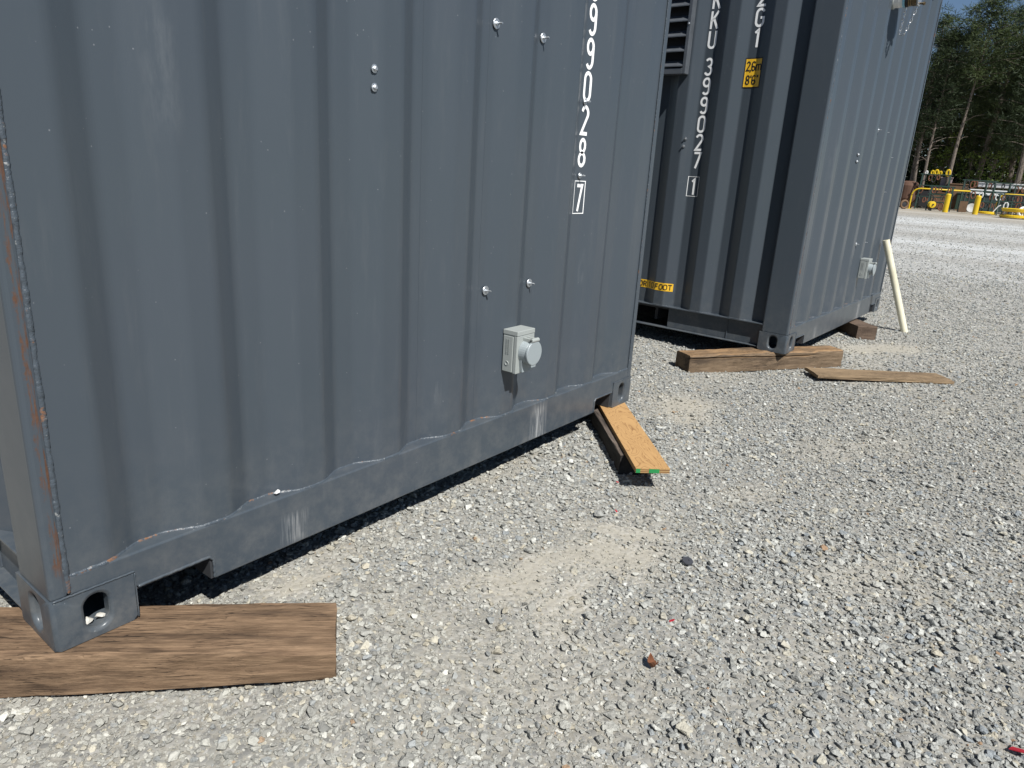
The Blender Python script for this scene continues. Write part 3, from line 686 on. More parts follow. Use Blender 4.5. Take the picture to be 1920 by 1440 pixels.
        ay = np.array([p[0] for p in SP]); al = np.concatenate([[0], np.cumsum(np.hypot(np.diff(ay), np.diff([p[1] for p in SP])))]); a0 = float(np.interp(0.826, ay, al))
        def PA(u, v): yy_ = float(np.interp(a0-u, al, ay)); return (side_x(yy_)-0.0032, yy_, v)
        uu = 0.0
        for ch in 'FOR 10 FOOT'[::-1]:
            uu -= 0.0325 if ch != ' ' else 0.010
            if ch != ' ': glyph(ch, uu+0.004, 0.276, 0.0255, 0.036, 0.0058, PA, 'printed_character', M_BLACK, strip)
        # louvred vent
        v = MB(); ya, yb, za, zb_ = 0.885, 1.330, 1.645, 2.300; x0, x1 = -0.050, 0.002
        v.box((x0, ya, za), (x1, ya+0.022, zb_)); v.box((x0, yb-0.022, za), (x1, yb, zb_)); v.box((x0, ya+0.0225, za), (x1, yb-0.0225, za+0.034)); v.box((x0, ya+0.0225, zb_-0.034), (x1, yb-0.0225, zb_))
        vent = v.build('louvred_vent', M_GALV, T, bevel=0.002)
        b = MB(); b.box((x1-0.002, ya+0.02, za+0.03), (x1+0.006, yb-0.02, zb_-0.03)); b.build('vent_backing', M_BLACK, vent)
        k = za+0.048
        while k < zb_-0.08:
            m = MB(); m.add([(x0-0.004, ya+0.023, k), (x0-0.004, yb-0.023, k), (x0+0.034, yb-0.023, k+0.034), (x0+0.034, ya+0.023, k+0.034), (x0-0.004, ya+0.023, k-0.006), (x0-0.004, yb-0.023, k-0.006), (x0+0.036, yb-0.023, k+0.031), (x0+0.036, ya+0.023, k+0.031)],
                            [(0,1,2,3),(4,7,6,5),(0,4,5,1),(3,2,6,7),(0,3,7,4),(1,5,6,2)]); m.build('slat', M_GALV, vent); k += 0.086
        mb = MB(); mb.lathe([(0.006, 0.0), (0.006, 0.004), (0.003, 0.006)], 'z', 10); vb = mb.build('screw', M_ZINC, vent); vb.location = (x0, ya+0.011, 1.93); vb.rotation_euler = (0, R(-90), 0)
        for (yy, zz) in ((0.856, 1.262), (0.862, 1.216)):
            m = MB(); m.cyl((side_x(yy)-0.018, yy, zz), (side_x(yy), yy, zz), 0.005, n=10); m.cyl((side_x(yy)-0.006, yy, zz), (side_x(yy), yy, zz), 0.010, n=12); m.build('side_bolt', M_ZINC, T)
        valve(T, 1.10, 2.212)
    return T
def valve(T, x, z):
    MW = plain('white_pvc_pipe', (0.76, 0.76, 0.74), 0.35, var=0.04); MBl = plain('pale_blue_primer', (0.25, 0.52, 0.66), 0.5); MR = plain('black_rubber', (0.02,0.02,0.022), 0.6); MBr = plain('tarnished_brass', (0.16,0.12,0.07), 0.35, 0.9, 0.4, 60); MCh = plain('bright_chain_steel', (0.75,0.76,0.78), 0.22, 0.95)
    y0 = end_y(x)
    def sec(nm, prof, mat, par, n=28):
        m = MB(); m.lathe(prof, 'y', n, (x, y0, z)); return m.build(nm, mat, par)
    o = sec('drain_pipe', [(0.050, 0.0), (0.050, 0.050), (0.049, 0.052), (0.049, 0.078)], MW, T)
    sec('collar', [(0.056, 0.001), (0.056, 0.016), (0.053, 0.019)], M_PVC, o); sec('primer_band', [(0.0495, 0.070), (0.0500, 0.071), (0.0500, 0.083), (0.0495, 0.084)], MBl, o)
    sec('gasket', [(0.048, 0.084), (0.050, 0.086), (0.050, 0.099), (0.047, 0.100)], MR, o)
    cp = sec('cam_coupling', [(0.044, 0.100), (0.047, 0.104), (0.045, 0.110), (0.047, 0.116), (0.045, 0.122), (0.047, 0.128), (0.046, 0.150), (0.040, 0.154)], MBr, o)
    sec('end_ring', [(0.049, 0.1545), (0.050, 0.156), (0.050, 0.164), (0.044, 0.166)], M_ZINC, o)
    lv = MB(); lv.tube([(x, y0-0.150, z-0.030), (x, y0-0.172, z-0.034), (x, y0-0.186, z-0.035)], [0.007, 0.006, 0.006], 10); lv.lathe([(0.003, 0.182), (0.009, 0.185), (0.011, 0.192), (0.009, 0.199), (0.003, 0.202)], 'y', 12, (x, y0, z-0.035)); lv.build('lever', MBr, cp)
    # chain hanging in a loop under the coupling
    A = Vector((x, y0-0.092, z-0.052)); B = Vector((x, y0-0.158, z-0.050)); bot0 = Vector((x, y0-0.082, z-0.208)); bot1 = Vector((x, y0-0.112, z-0.212))
    path = [A, bot0, bot1, B]; links = []
    for p, q in zip(path[:-1], path[1:]):
        n = max(1, round((q-p).length/0.0225)); links += [(p+(q-p)*i/n, p+(q-p)*(i+1)/n) for i in range(n)]
    lm = MB(); ln, rw = 0.0145, 0.0066; ring = []
    for k in range(16):
        a = 2*math.pi*k/16; ring.append(Vector((ln*math.cos(a) if abs(math.cos(a)) > 0.3 else ln*math.cos(a), rw*math.sin(a), 0)))
    rs = []
    for k in range(16):
        d = (ring[(k+1) % 16]-ring[k-1]).normalized(); nrm = Vector((-d.y, d.x, 0)); rs.append([tuple(ring[k]+nrm*0.0022*math.cos(t)+Vector((0,0,0.0022*math.sin(t)))) for t in (0, 1.257, 2.513, 3.77, 5.027)])
    rs.append(rs[0]); lm.rings(rs, True, False); base = lm.build('chain_link', MCh, o)
    for i, (p, q) in enumerate(links):
        l = base if i == 0 else base.copy()
        if i: COL.objects.link(l); l.parent = o
        d = (q-p).normalized(); rotm = d.to_track_quat('X', 'Z').to_matrix() @ Matrix.Rotation(R(90*(i % 2)+20), 3, 'X')
        l.matrix_local = Matrix.Translation((p+q)/2) @ rotm.to_4x4()

c1 = container((0, 0, 0), 0.0, 'large grey shipping container in front, numbered 399028 with boxed 7')
c2 = container((4.039, -0.2255, -0.0039), -0.0216, 'grey shipping container behind, numbered 399027 with yellow height label', True)

# ------------------------------------------------------------------ timbers and boards
def timber(name, mat, label, p0, p1, width, zt, h, seed, cat='timber', rough=0.003, round_=0.006, side=1, groove=None, nst=30, skew=(0, 0), taper=0.0):
    """p0->p1: front top edge; width goes to the left of that direction (side=1) or right (-1)"""
    p0, p1 = Vector((*p0, 0)), Vector((*p1, 0)); d = (p1-p0); Ln = d.length; ang = math.atan2(d.y, d.x)
    rr = np.random.default_rng(seed); r = round_
    base = []
    ys = [(0, 0), (0, h*0.33), (0, h*0.66), (0, h-r), (r*0.35, h-r*0.35), (r, h), (width*0.10, h), (width*0.3, h), (width*0.55, h), (width*0.8, h), (width-r, h), (width-r*0.35, h-r*0.35), (width, h-r), (width, h*0.5), (width, 0), (width*0.5, 0)]
    if groove: ys[3:4] = [(0, h-0.026), (0, h-0.0215), (0, h-0.017), (0, h-r)]
    n = len(ys); ph = rr.uniform(0, 6.28, (n, 3)); rings = []
    for i in range(nst):
        t = i/(nst-1); x = t*Ln; ring = []
        for j, (y, z) in enumerate(ys):
            w = rough*(0.6*math.sin(x*9+ph[j,0])+0.4*math.sin(x*31+ph[j,1])) + rr.normal(0, rough*0.25)
            w2 = rough*(0.6*math.sin(x*7+ph[j,2])+0.4*math.sin(x*23+ph[j,0])) + rr.normal(0, rough*0.25)
            if groove and 3 <= j <= 5:
                w = rough*0.6*math.sin(x*9+1.0); w2 = rough*1.6*math.sin(x*5+0.4)+0.0012*math.sin(x*41)
                if j == 4: w += groove[1]*max(0.0, min(1.0, (groove[2]-t)/0.12))
            xe = x + skew[0]*(y/width)*t + (rr.normal(0, 0.0012) if i in (0, nst-1) else 0)
            ring.append((xe, side*(y+w), z-h+(w2 if z > 0 else 0) + (h-z)*taper*max(0.0, t-0.35)/0.65))
        rings.append(ring)
    mb = MB(); mb.rings(rings); o = mb.build(name, mat); o.location = (p0.x, p0.y, zt); o.rotation_euler = (0, 0, ang)
    return tag(o, label, cat)
W1 = wood('weathered_brown_timber', (0.140, 0.088, 0.053), (0.280, 0.186, 0.114), (0.034, 0.022, 0.016), 0.75)
W2 = wood('grey_brown_timber', (0.130, 0.088, 0.055), (0.235, 0.170, 0.110), (0.045, 0.033, 0.025), 0.7, top=(0.30, 0.185, 0.095))
W3 = wood('dark_timber_paler_top', (0.030, 0.027, 0.025), (0.060, 0.053, 0.048), (0.012, 0.011, 0.011), 0.5, top=(0.17, 0.135, 0.11))  # near-black sides, paler brown on upward faces
W4 = wood('brown_block', (0.100, 0.070, 0.050), (0.170, 0.120, 0.088), (0.05, 0.034, 0.026), 0.5)
W5 = wood('flat_board', (0.20, 0.140, 0.082), (0.335, 0.240, 0.148), (0.09, 0.06, 0.04), 0.5)
# timber under the near corner: runs out of frame to the left
timber('support_timber', W1, 'wide weathered timber under the near corner of the front container', (-0.50, 0.504), (0.386, -0.416), 0.182, -0.001, 0.105, 1, rough=0.0028, round_=0.009, skew=(-0.024, 0), taper=0.30)
timber('support_timber', W2, 'long split timber under the near corner of the rear container', (3.513, 0.166), (4.500, -0.468), 0.150, -0.005, 0.112, 2, groove=(0.018, 0.034, 0.80), round_=0.010)
timber('support_timber', W3, 'dark timber beneath the plywood strip', (1.859, -0.287), (2.707, 0.506), 0.135, -0.0205, 0.095, 3, side=-1, rough=0.0015, round_=0.003)
timber('timber_block', W4, 'short brown timber block under the far corner of the rear container', (5.505, -0.335), (5.612, -0.452), 0.75, -0.006, 0.115, 4, round_=0.004, rough=0.0015)
# plywood strip lying on the dark timber
pa = Vector((1.748, -0.412, 0)); pdir = Vector((0.746, 0.666, 0)).normalized(); pl = empty('plywood_strip', (pa.x, pa.y, -0.0195), math.atan2(pdir.y, pdir.x))
tag(pl, 'yellow plywood strip with green end marks under the front container', 'plywood strip')
mb = MB(); mb.box((0, -0.127, 0.0008), (1.02, 0, 0.0168)); mb.build('core', ply_edge(), pl)
mb = MB(); mb.box((-0.0005, -0.1272, 0.0170), (1.0205, 0.0002, 0.0190)); mb.build('face_veneer', plywood(), pl)
MG = plain('green_spray_paint', (0.015, 0.22, 0.06), 0.6)
for (a, b) in ((-0.017, -0.001), (-0.088, -0.050)):
    mb = MB(); mb.box((-0.0012, a, 0.0012), (0.0, b, 0.0165)); mb.build('green_mark', MG, pl)
# thin board lying on the gravel: grid lifted onto the ground
timber('loose_board', W5, 'thin flat board lying on the gravel beside the split timber', (3.985, -0.460), (4.535, -1.115), 0.185, -0.078, 0.018, 8, cat='board', rough=0.002, round_=0.002)
# pvc pipe leaning on the far container
pf, pt = Vector((6.121, -0.579, -0.115)), Vector((6.062, -0.303, 0.628)); mb = MB(); r0, r1 = 0.0265, 0.0222
dv = (pt-pf); ax = dv.normalized(); u = ax.cross(Vector((1,0,0))).normalized(); w = ax.cross(u)
ring = lambda c, r: [tuple(c+(u*math.cos(2*math.pi*k/28)+w*math.sin(2*math.pi*k/28))*r) for k in range(28)]
mb.rings([ring(pf, r1), ring(pf, r0), ring(pt, r0), ring(pt, r1), ring(pf+ax*0.02, r1)], True, False)
tp = NT('cream_pvc', 0.42); tp.set('Base Color', tp.mix(tp.ramp(tp.noise(4, 4, 0.6), [(0.45, 0.0), (0.7, 1.0)]), (0.70, 0.66, 0.50), (0.50, 0.45, 0.31)))
pipe = mb.build('plastic_pipe', tp.m, None); tag(pipe, 'cream plastic pipe leaning against the rear container', 'pipe')

# ------------------------------------------------------------------ small things on and around the containers
def loose_stone(loc, s, seed, label, col):
    m = rock_mesh(seed); m.materials.append(plain('pale_stone', col, 0.85, var=0.2, sc=120)); o = bpy.data.objects.new('stone', m); COL.objects.link(o)
    o.location = loc; o.scale = (s, s, s); o.rotation_euler = (0.3, 0.2, seed*1.3); return tag(o, label, 'stone')
loose_stone((0.548, 0.020, 0.172), 0.026, 3, 'small white stone resting on the ledge of the front container', (0.62,0.62,0.62))
loose_stone((0.070, 0.024, 0.030), 0.030, 5, 'left pale pebble inside the near corner casting hole', (0.52,0.50,0.45))
loose_stone((0.096, 0.024, 0.031), 0.031, 6, 'right pale pebble inside the near corner casting hole', (0.50,0.48,0.43))
pz = float(gz(1.424, -0.773)); mb = MB(); mb.lathe([(0.0165, 0.0), (0.017, 0.002), (0.016, 0.005), (0.005, 0.0053), (0.004, 0.003)], 'z', 28)
o = mb.build('rubber_disc', plain('dark_rubber', (0.045,0.047,0.055), 0.6)); o.location = (1.424, -0.773, pz+0.010); o.rotation_euler = (0.12, -0.1, 0); tag(o, 'small round dark disc lying on the gravel', 'disc')
MRed = plain('red_plastic', (0.42, 0.015, 0.03), 0.4)
for (px, py, s, lb) in ((1260, 1164, 0.008, 'tiny red plastic scrap right of the dusty patch'), (1914, 1408, 0.020, 'red plastic scrap at the right edge of the gravel'), (1157, 907, 0.006, 'tiny dark red scrap beside the dark timber'), (1155, 962, 0.006, 'tiny dark red scrap above the dusty patch')):
    d = CF + (px-960)/FPX*CR - (py-720)/FPX*CU; t = (-0.095-CAM[2])/d[2]; q = CAM+d*t
    mb = MB(); mb.prism([(-s, -s*0.3), (s*0.8, -s*0.45), (s, s*0.35), (-s*0.6, s*0.4)], 'z', 0, 0.002); o = mb.build('plastic_scrap', MRed); o.location = (q[0], q[1], float(gz(q[0], q[1]))+0.014); o.rotation_euler = (0.2, 0.3, px*0.7); tag(o, lb, 'scrap')
# curled dead leaf
d = CF + (1221-960)/FPX*CR - (1247-720)/FPX*CU; q = CAM+d*((-0.095-CAM[2])/d[2]); vs = []; fs = []
for i in range(9):
    t = i/8; wd = 0.012*math.sin(math.pi*min(1, t*0.95+0.05))**0.8
    for j in (-1, 0, 1): vs.append(((t-0.5)*0.036, j*wd, 0.012*abs(j)+0.016*(2*t-1)**2))
for i in range(8):
    for j in range(2): fs.append((3*i+j, 3*i+j+1, 3*i+4+j, 3*i+3+j))
mb = MB(); mb.add(vs, fs); o = mb.build('dead_leaf', plain('dead_leaf_brown', (0.17, 0.065, 0.028), 0.8, var=0.4, sc=90), fix=False); sm = o.modifiers.new('solid', 'SOLIDIFY'); sm.thickness = 0.0007
o.location = (q[0], q[1], float(gz(q[0], q[1]))+0.006); o.rotation_euler = (0.2, 0.1, 0.9); tag(o, 'curled brown dead leaf on the gravel', 'leaf')

# ------------------------------------------------------------------ far edge of the yard: bollards, rails, racks
DB = 40.0
MYel = plain('yellow_paint', (0.62, 0.42, 0.012), 0.5, var=0.1, sc=6); MGrn = plain('dark_green_steel', (0.018, 0.042, 0.032), 0.5, var=0.2, sc=8)
MRust = plain('rusty_steel', (0.16, 0.065, 0.035), 0.85, var=0.5, sc=9); MWht = plain('dull_white', (0.70, 0.70, 0.68), 0.5, var=0.08, sc=4); MBlk = plain('black_iron', (0.02,0.02,0.022), 0.6, sc=5)
MTan = plain('tan_cardboard', (0.15, 0.09, 0.05), 0.85, var=0.4, sc=5)
def gpt(px, D): 
    p = at(px, 395, D); return Vector((p[0], p[1], float(gz(p[0], p[1]))))
RIGHT = Vector((CR[0], CR[1], 0)).normalized(); p_ = at(1800, 380, 1.0)-CAM; FW = Vector((p_[0], p_[1], 0)).normalized(); RT = Vector((FW.y, -FW.x, 0))
YB = math.atan2(RT.y, RT.x)     # local x = to the right as seen from the yard, local y = away
for px, lb in ((1772, 'yellow bollard at the yard edge, the left one of two'), (1829, 'yellow bollard at the yard edge, the right one of two')):
    o = empty('bollard', gpt(px, DB), YB); tag(o, lb, 'bollard', 'yellow bollards at the yard edge')
    mb = MB(); mb.lathe([(0.115, -0.05), (0.115, 0.80), (0.112, 0.815)], 'z', 24); mb.build('post', MYel, o)
    mb = MB(); mb.lathe([(0.111, 0.8155), (0.09, 0.84), (0.04, 0.852), (0.01, 0.855)], 'z', 24); mb.build('cap', MYel, o)
def rail(pxl, wid, h, D, lb):
    o = empty('guard_rail', gpt(pxl, D), YB); tag(o, lb, 'guard rail', 'yellow pipe guard rails')
    mb = MB(); pts = [(0.35 - 0.35*math.cos(a), 0, h-0.35+0.35*math.sin(a)) for a in np.linspace(0, math.pi/2, 7)]
    pr = [(wid, 0, h)]; mb.tube(pts+pr, 0.036, 12); mb.build('top_pipe', MYel, o, smooth=True)
    m = MB(); m.cyl((wid-0.15, 0.1, -0.05), (wid-0.15, 0.1, h-0.06), 0.03, n=8); m.build('back_stay', MGrn, o)
    for x in (0,):
        m = MB(); m.cyl((x, 0, -0.05), (x, 0, h-0.3505), 0.036, n=12); m.build('leg', MYel, o); m = MB(); m.box((x-0.13, -0.13, -0.02), (x+0.13, 0.13, 0.02)); m.build('foot_plate', MYel, o)
rail(1703, 2.5, 1.02, 42.5, 'long yellow pipe guard rail behind the left bollard')
rail(1866, 2.6, 0.98, 42.0, 'yellow pipe guard rail at the right behind the round spreader')
def rack(px, D, wid, h, lb, seed, top_stuff=None):
    rr = random.Random(seed); o = empty('equipment_rack', gpt(px, D), YB + rr.uniform(-0.12, 0.12)); tag(o, lb, 'rack', 'green frame racks with lifting gear')
    for x in (0, wid):
        for s in (-1, 1):
            m = MB(); m.tube([(x, s*0.55, -0.02), (x, s*0.08, h)], 0.032, 6); m.build('leg', MGrn, o)
        m = MB(); m.cyl((x, -0.36, h*0.36), (x, 0.36, h*0.36), 0.025, n=6); m.build('brace', MGrn, o)
    for k, z in enumerate((h, h*0.68, h*0.36)):
        yy = -0.08-(h-z)/h*0.47; m = MB(); m.cyl((-0.1, yy, z), (wid+0.1, yy, z), 0.028, n=6); m.build('bar', MGrn, o)
        nh = int(wid/0.22); 
        for i in range(nh):
            if rr.random() < 0.25: continue
            x = 0.1+i*0.22+rr.uniform(-.06, .06); s = rr.uniform(0.10, 0.2); mat = rr.choice([MRust, MRust, MBlk, MBlk, MRust, MWht if k == 1 else MBlk])
            m = MB(); pts = [(x+s*0.5*math.sin(a), yy-0.01, z-0.03-s*(0.5-0.5*math.cos(a))*1.9) for a in np.linspace(0, 2*math.pi, 11)]; m.tube(pts, 0.022+0.012*rr.random(), 5, False); m.build('shackle', mat, o)
    if top_stuff:
        for (x, z, r, mat) in top_stuff:
            m = MB(); pts = [(x+r*0.6*math.cos(a), -0.05, z+r*math.sin(a)) for a in np.linspace(0, 2*math.pi, 13)]; m.tube(pts, r*0.35, 6, False); m.build('ring', mat, o)
    return o
rack(1716, 44.0, 1.25, 1.75, 'green rack with yellow rings on top behind the left guard rail', 3, [(0.42, 1.84, 0.10, MYel), (0.60, 1.86, 0.12, MYel), (0.78, 1.83, 0.09, MYel), (1.12, 1.86, 0.14, MYel), (0.15, 1.83, 0.08, MWht)])
rack(1796, 43.2, 1.3, 1.55, 'green rack hung with rusty shackles between the bollards', 5)
rack(1893, 43.6, 1.9, 1.4, 'green rack behind the right guard rail', 9)
rack(1738, 41.6, 0.9, 1.15, 'low green rack under the left guard rail', 21)
rack(1838, 43.9, 1.0, 1.5, 'green rack right behind the right bollard', 23)
rack(1868, 41.4, 1.2, 0.95, 'low green rack below the right guard rail', 27)
# yellow cable reel
o = empty('cable_reel', gpt(1742, 41.2), YB+0.5); o.location.z += 0.30; o.scale = (0.62, 0.62, 0.62); tag(o, 'small yellow ribbed reel on a stand below the guard rail', 'reel')
for k in range(4): mb = MB(); mb.lathe([(0.15, k*0.10), (0.25, k*0.10+0.015), (0.25, k*0.10+0.06), (0.15, k*0.10+0.075)], 'y', 20); mb.build('flange', MYel, o)
mb = MB(); mb.lathe([(0.06, -0.05), (0.06, 0.45)], 'y', 12); mb.build('axle', MBlk, o); mb = MB(); mb.box((-0.03, -0.30, -0.55), (0.03, -0.05, 0.0)); mb.build('stand', MBlk, o)
# round two-level spreader at the right edge
o = empty('round_spreader', gpt(1903, 37.6), YB); tag(o, 'large yellow round spreader with two levels at the right edge', 'spreader')
mb = MB(); mb.lathe([(0.40, 0.27), (0.46, 0.29), (0.50, 0.40), (0.47, 0.42)], 'z', 32); mb.build('upper_ring', MYel, o)
mb = MB(); mb.lathe([(0.48, 0.03), (0.52, 0.05), (0.52, 0.13), (0.46, 0.15)], 'z', 32); mb.build('lower_ring', MYel, o)
for a in range(6): mb = MB(); x, y = 0.37*math.cos(a*1.047+.3), 0.37*math.sin(a*1.047+.3); mb.cyl((x, y, 0.14), (x, y, 0.275), 0.03, n=8); mb.build('spacer', MWht, o)
for x in (-0.4, 0.4): mb = MB(); mb.box((x-0.06, -0.4, -0.05), (x+0.06, 0.4, 0.0295)); mb.build('skid', MTan, o)
o = empty('yellow_disc', gpt(1850, 40.4), YB); tag(o, 'small flat yellow disc on the ground right of the bollards', 'disc'); mb = MB(); mb.lathe([(0.30, 0.05), (0.32, 0.07), (0.32, 0.14), (0.26, 0.16)], 'z', 24); mb.build('plate', MYel, o); mb = MB(); mb.tube([(0.25, 0, 0.15), (0.4, 0, 0.42), (0.5, 0, 0.48)], 0.025, 6); mb.build('hook', MWht, o)
# white wheel on a hand truck between the bollards
o = empty('hand_truck', gpt(1806, 40.8), YB); tag(o, 'small hand truck with a white wheel between the bollards', 'hand truck'); mb = MB(); mb.tube([(-0.1, 0, 0.1), (-0.05, 0.1, 0.95)], 0.035, 8); mb.tube([(0.1, 0.02, 0.1), (0.12, 0.12, 0.95)], 0.035, 8); mb.build('frame', MBlk, o)
mb = MB(); mb.lathe([(0.05, -0.03), (0.20, -0.05), (0.20, 0.05), (0.05, 0.03)], 'y', 20, (0.30, 0, 0.28)); mb.build('wheel', MWht, o); mb = MB(); mb.box((-0.2, -0.05, 0.05), (0.12, 0.05, 0.55)); mb.build('plate', MTan, o)
# boxes, sheets and a rusty tank behind the racks
def crate(px, D, w, d_, h, z, mat, lb, nm='crate', tilt=0.0):
    o = empty(nm, gpt(px, D), YB+tilt); o.location.z += z; tag(o, lb, nm.replace('_', ' ').split()[-1])
    mb = MB(); mb.box((-w/2, -d_/2, 0), (w/2, d_/2, h)); mb.build('body', mat, o, bevel=0.02)
    mb = MB(); mb.box((-w/2-0.03, -d_/2-0.03, h+0.001), (w/2+0.03, d_/2+0.03, h+0.06)); mb.build('lid', mat, o, bevel=0.01)
    for x in (-w/2+0.12, w/2-0.12): mb = MB(); mb.box((x-0.06, -d_/2, -z-0.05 if z < 0.5 else -0.08), (x+0.06, d_/2, -0.001)); mb.build('skid', MTan, o)
crate(1762, 47.5, 0.55, 0.6, 1.55, 0.10, plain('white_maroon', (0.28,0.22,0.22), 0.6), 'tall pale crate behind the left rack', 'pale_crate')
crate(1840, 46.5, 1.7, 1.2, 0.45, 0.65, MWht, 'stack with a white cover behind the right bollard', 'white_stack', 0.2)
crate(1868, 48.5, 2.2, 1.2, 0.20, 1.30, MWht, 'flat white topped stack beneath the trees', 'white_bundle', -0.1)
crate(1752, 45.0, 0.8, 0.7, 0.75, 0.08, MTan, 'brown carton below the left rack', 'brown_carton'); crate(1786, 46.5, 1.0, 0.9, 1.25, 0.08, MTan, 'brown carton beside the pine trunk behind the bollards', 'brown_carton')
crate(1905, 46.5, 1.2, 1.0, 0.95, 0.08, MBlk, 'black bin behind the right guard rail', 'black_bin'); crate(1735, 46.8, 1.5, 1.0, 0.9, 0.08, MBlk, 'black bin behind the left rack', 'black_bin'); crate(1815, 46.2, 1.3, 1.0, 0.8, 0.08, plain('dark_green_bin', (0.02,0.045,0.03), 0.6), 'dark green bin behind the middle rack', 'green_bin'); crate(1860, 45.6, 1.2, 0.9, 0.75, 0.08, plain('dark_bin', (0.03,0.05,0.05), 0.6), 'dark teal bin left of the right guard rail', 'teal_bin')
o = empty('rusty_tank', gpt(1694, 44.5), YB); tag(o, 'rust brown tank beside the rear container edge', 'tank'); mb = MB(); mb.lathe([(0.3, 0.25), (0.45, 0.32), (0.5, 0.5), (0.5, 1.15), (0.42, 1.3), (0.2, 1.38)], 'z', 24); mb.build('shell', plain('rust_brown', (0.095,0.048,0.03), 0.85, var=0.35, sc=3), o)
for a in range(4): mb = MB(); mb.cyl((0.36*math.cos(a*1.57+.7), 0.36*math.sin(a*1.57+.7), -0.05), (0.36*math.cos(a*1.57+.7), 0.36*math.sin(a*1.57+.7), 0.40), 0.05, n=8); mb.build('leg', MRust, o)
for (px, D, r, mat, lb) in ((1693, 41.0, 0.22, MTan, 'tan tyre leaning at the left end of the guard rail'), (1918, 41.0, 0.24, MWht, 'white wheel at the right end of the racks')):
    o = empty('wheel', gpt(px, D), YB+0.6); o.location.z += r; tag(o, lb, 'wheel'); mb = MB(); pts = [(r*0.8*math.cos(a), 0, r*0.8*math.sin(a)) for a in np.linspace(0, 2*math.pi, 21)]; mb.tube(pts, r*0.25, 8, False); mb.build('tyre', mat, o, smooth=True)
    mb = MB(); mb.lathe([(0.02, -0.03), (r*0.55, -0.02), (r*0.55, 0.02), (0.02, 0.03)], 'y', 16); mb.build('hub', MBlk, o)

# ------------------------------------------------------------------ trees
def leaf_mat(name, c0, c1):
    t = NT(name, 0.6, 0, 0.25); v = t.noise(1.1, 3, 0.6); g = t.noise(9, 2, 0.6)
    t.set('Base Color', t.mix(t.math('ADD', t.math('MULTIPLY', v, 0.7), t.math('MULTIPLY', g, 0.3)), c0, c1)); return t.m
ML = [leaf_mat('pine_needles', (0.009,0.021,0.008), (0.066,0.088,0.024)), leaf_mat('pine_needles_dark', (0.008,0.017,0.008), (0.036,0.053,0.018)), leaf_mat('broad_leaves', (0.03,0.06,0.01), (0.14,0.18,0.03))]
tb = NT('pine_bark', 0.9, 0, 0.1); bn = tb.noise(6, 5, 0.65, vec=tb.mapping(scale=(6, 6, 1))); tb.set('Base Color', tb.mix(tb.ramp(bn, [(0.35, 0.0), (0.65, 1.0)]), (0.07,0.055,0.044), (0.235,0.20,0.17))); tb.bump(bn, 0.8, 0.03); MBark = tb.m
def tuft_faces(rr, c, R0, nf, fl, fw, V, F):
    for _ in range(nf):
        d = rr.normal(size=3); d[2] = d[2]*0.7+0.25; d /= np.linalg.norm(d); p = c + d*R0*rr.uniform(0.05, 0.9)
        e = np.cross(d, rr.normal(size=3)); e /= max(1e-6, np.linalg.norm(e)); q = p + d*fl*rr.uniform(0.6, 1.2); o = len(V)
        V += [tuple(p-e*fw), tuple(p+e*fw), tuple(q+e*fw*0.5), tuple(q-e*fw*0.5)]; F.append((o, o+1, o+2, o+3))
def pine(seed, H, cs, Rc, tr, lean=(0, 0), dead=3, ncl=260):
    """trunk object data and crown object data for one pine"""
    rr = np.random.default_rng(seed); path = []; n = 14
    bx, by = rr.normal(0, 0.12, 2)
    for i in range(n+1):
        t = i/n; path.append((lean[0]*t + bx*math.sin(t*5), lean[1]*t + by*math.sin(t*4+1), H*0.97*t))
    rad = [tr*(1-0.82*(i/n)**0.9)*(1.35 if i == 0 else 1) for i in range(n+1)]
    tm = MB(); tm.tube(path, rad, 10)
    def tp(z):
        t = min(1, max(0, z/(H*0.97))); return np.array([lean[0]*t+bx*math.sin(t*5), lean[1]*t+by*math.sin(t*4+1), z])
    for k in range(dead):
        z = H*rr.uniform(cs*0.45, cs*1.02); a = rr.uniform(0, 6.28); L_ = rr.uniform(0.6, 1.9); b = tp(z)
        tm.tube([tuple(b), tuple(b+np.array([math.cos(a)*L_*0.5, math.sin(a)*L_*0.5, 0.22*L_])), tuple(b+np.array([math.cos(a)*L_, math.sin(a)*L_, 0.28*L_]))], [0.026, 0.016, 0.006], 5)
    V, F = [], []
    nb = 34
    for k in range(nb):
        t = (k+rr.uniform(0, 1))/nb; z = H*(cs+(1-cs)*t); a = k*2.4+rr.uniform(-0.5, 0.5)
        rl = Rc*(math.sin(math.pi*min(1, 0.18+0.82*t*0.98))**0.7)*rr.uniform(0.6, 1.1)+0.15; up = 0.15+0.55*t
        b = tp(z*0.985); e = b+np.array([math.cos(a)*rl, math.sin(a)*rl, up*rl*0.6])
        tm.tube([tuple(b), tuple((b+e)/2+np.array([0, 0, 0.05*rl])), tuple(e)], [0.032*(1-t*0.6), 0.018*(1-t*0.6), 0.006], 5)
        for j in range(max(2, int(ncl/nb*(0.5+rl/Rc*0.7)))):
            s = rr.uniform(0.25, 1.05); c = b+(e-b)*s + rr.normal(0, 0.16+0.14*rl*0.5, 3); tuft_faces(rr, c, 0.24, 22, 0.21, 0.0135, V, F)
    for j in range(14): tuft_faces(rr, tp(H*0.97)+rr.normal(0, 0.22, 3), 0.22, 20, 0.20, 0.0135, V, F)
    return tm, V, F
def make_tree(name, label, cat, pos, data, mat, group, rz=0.0):
    tm, cm = data; o = empty(name, pos, rz); tag(o, label, cat, group)
    for nm, m in (('trunk', tm), ('crown', cm)):
        c = bpy.data.objects.new(nm, m); COL.objects.link(c); c.parent = o
    return o
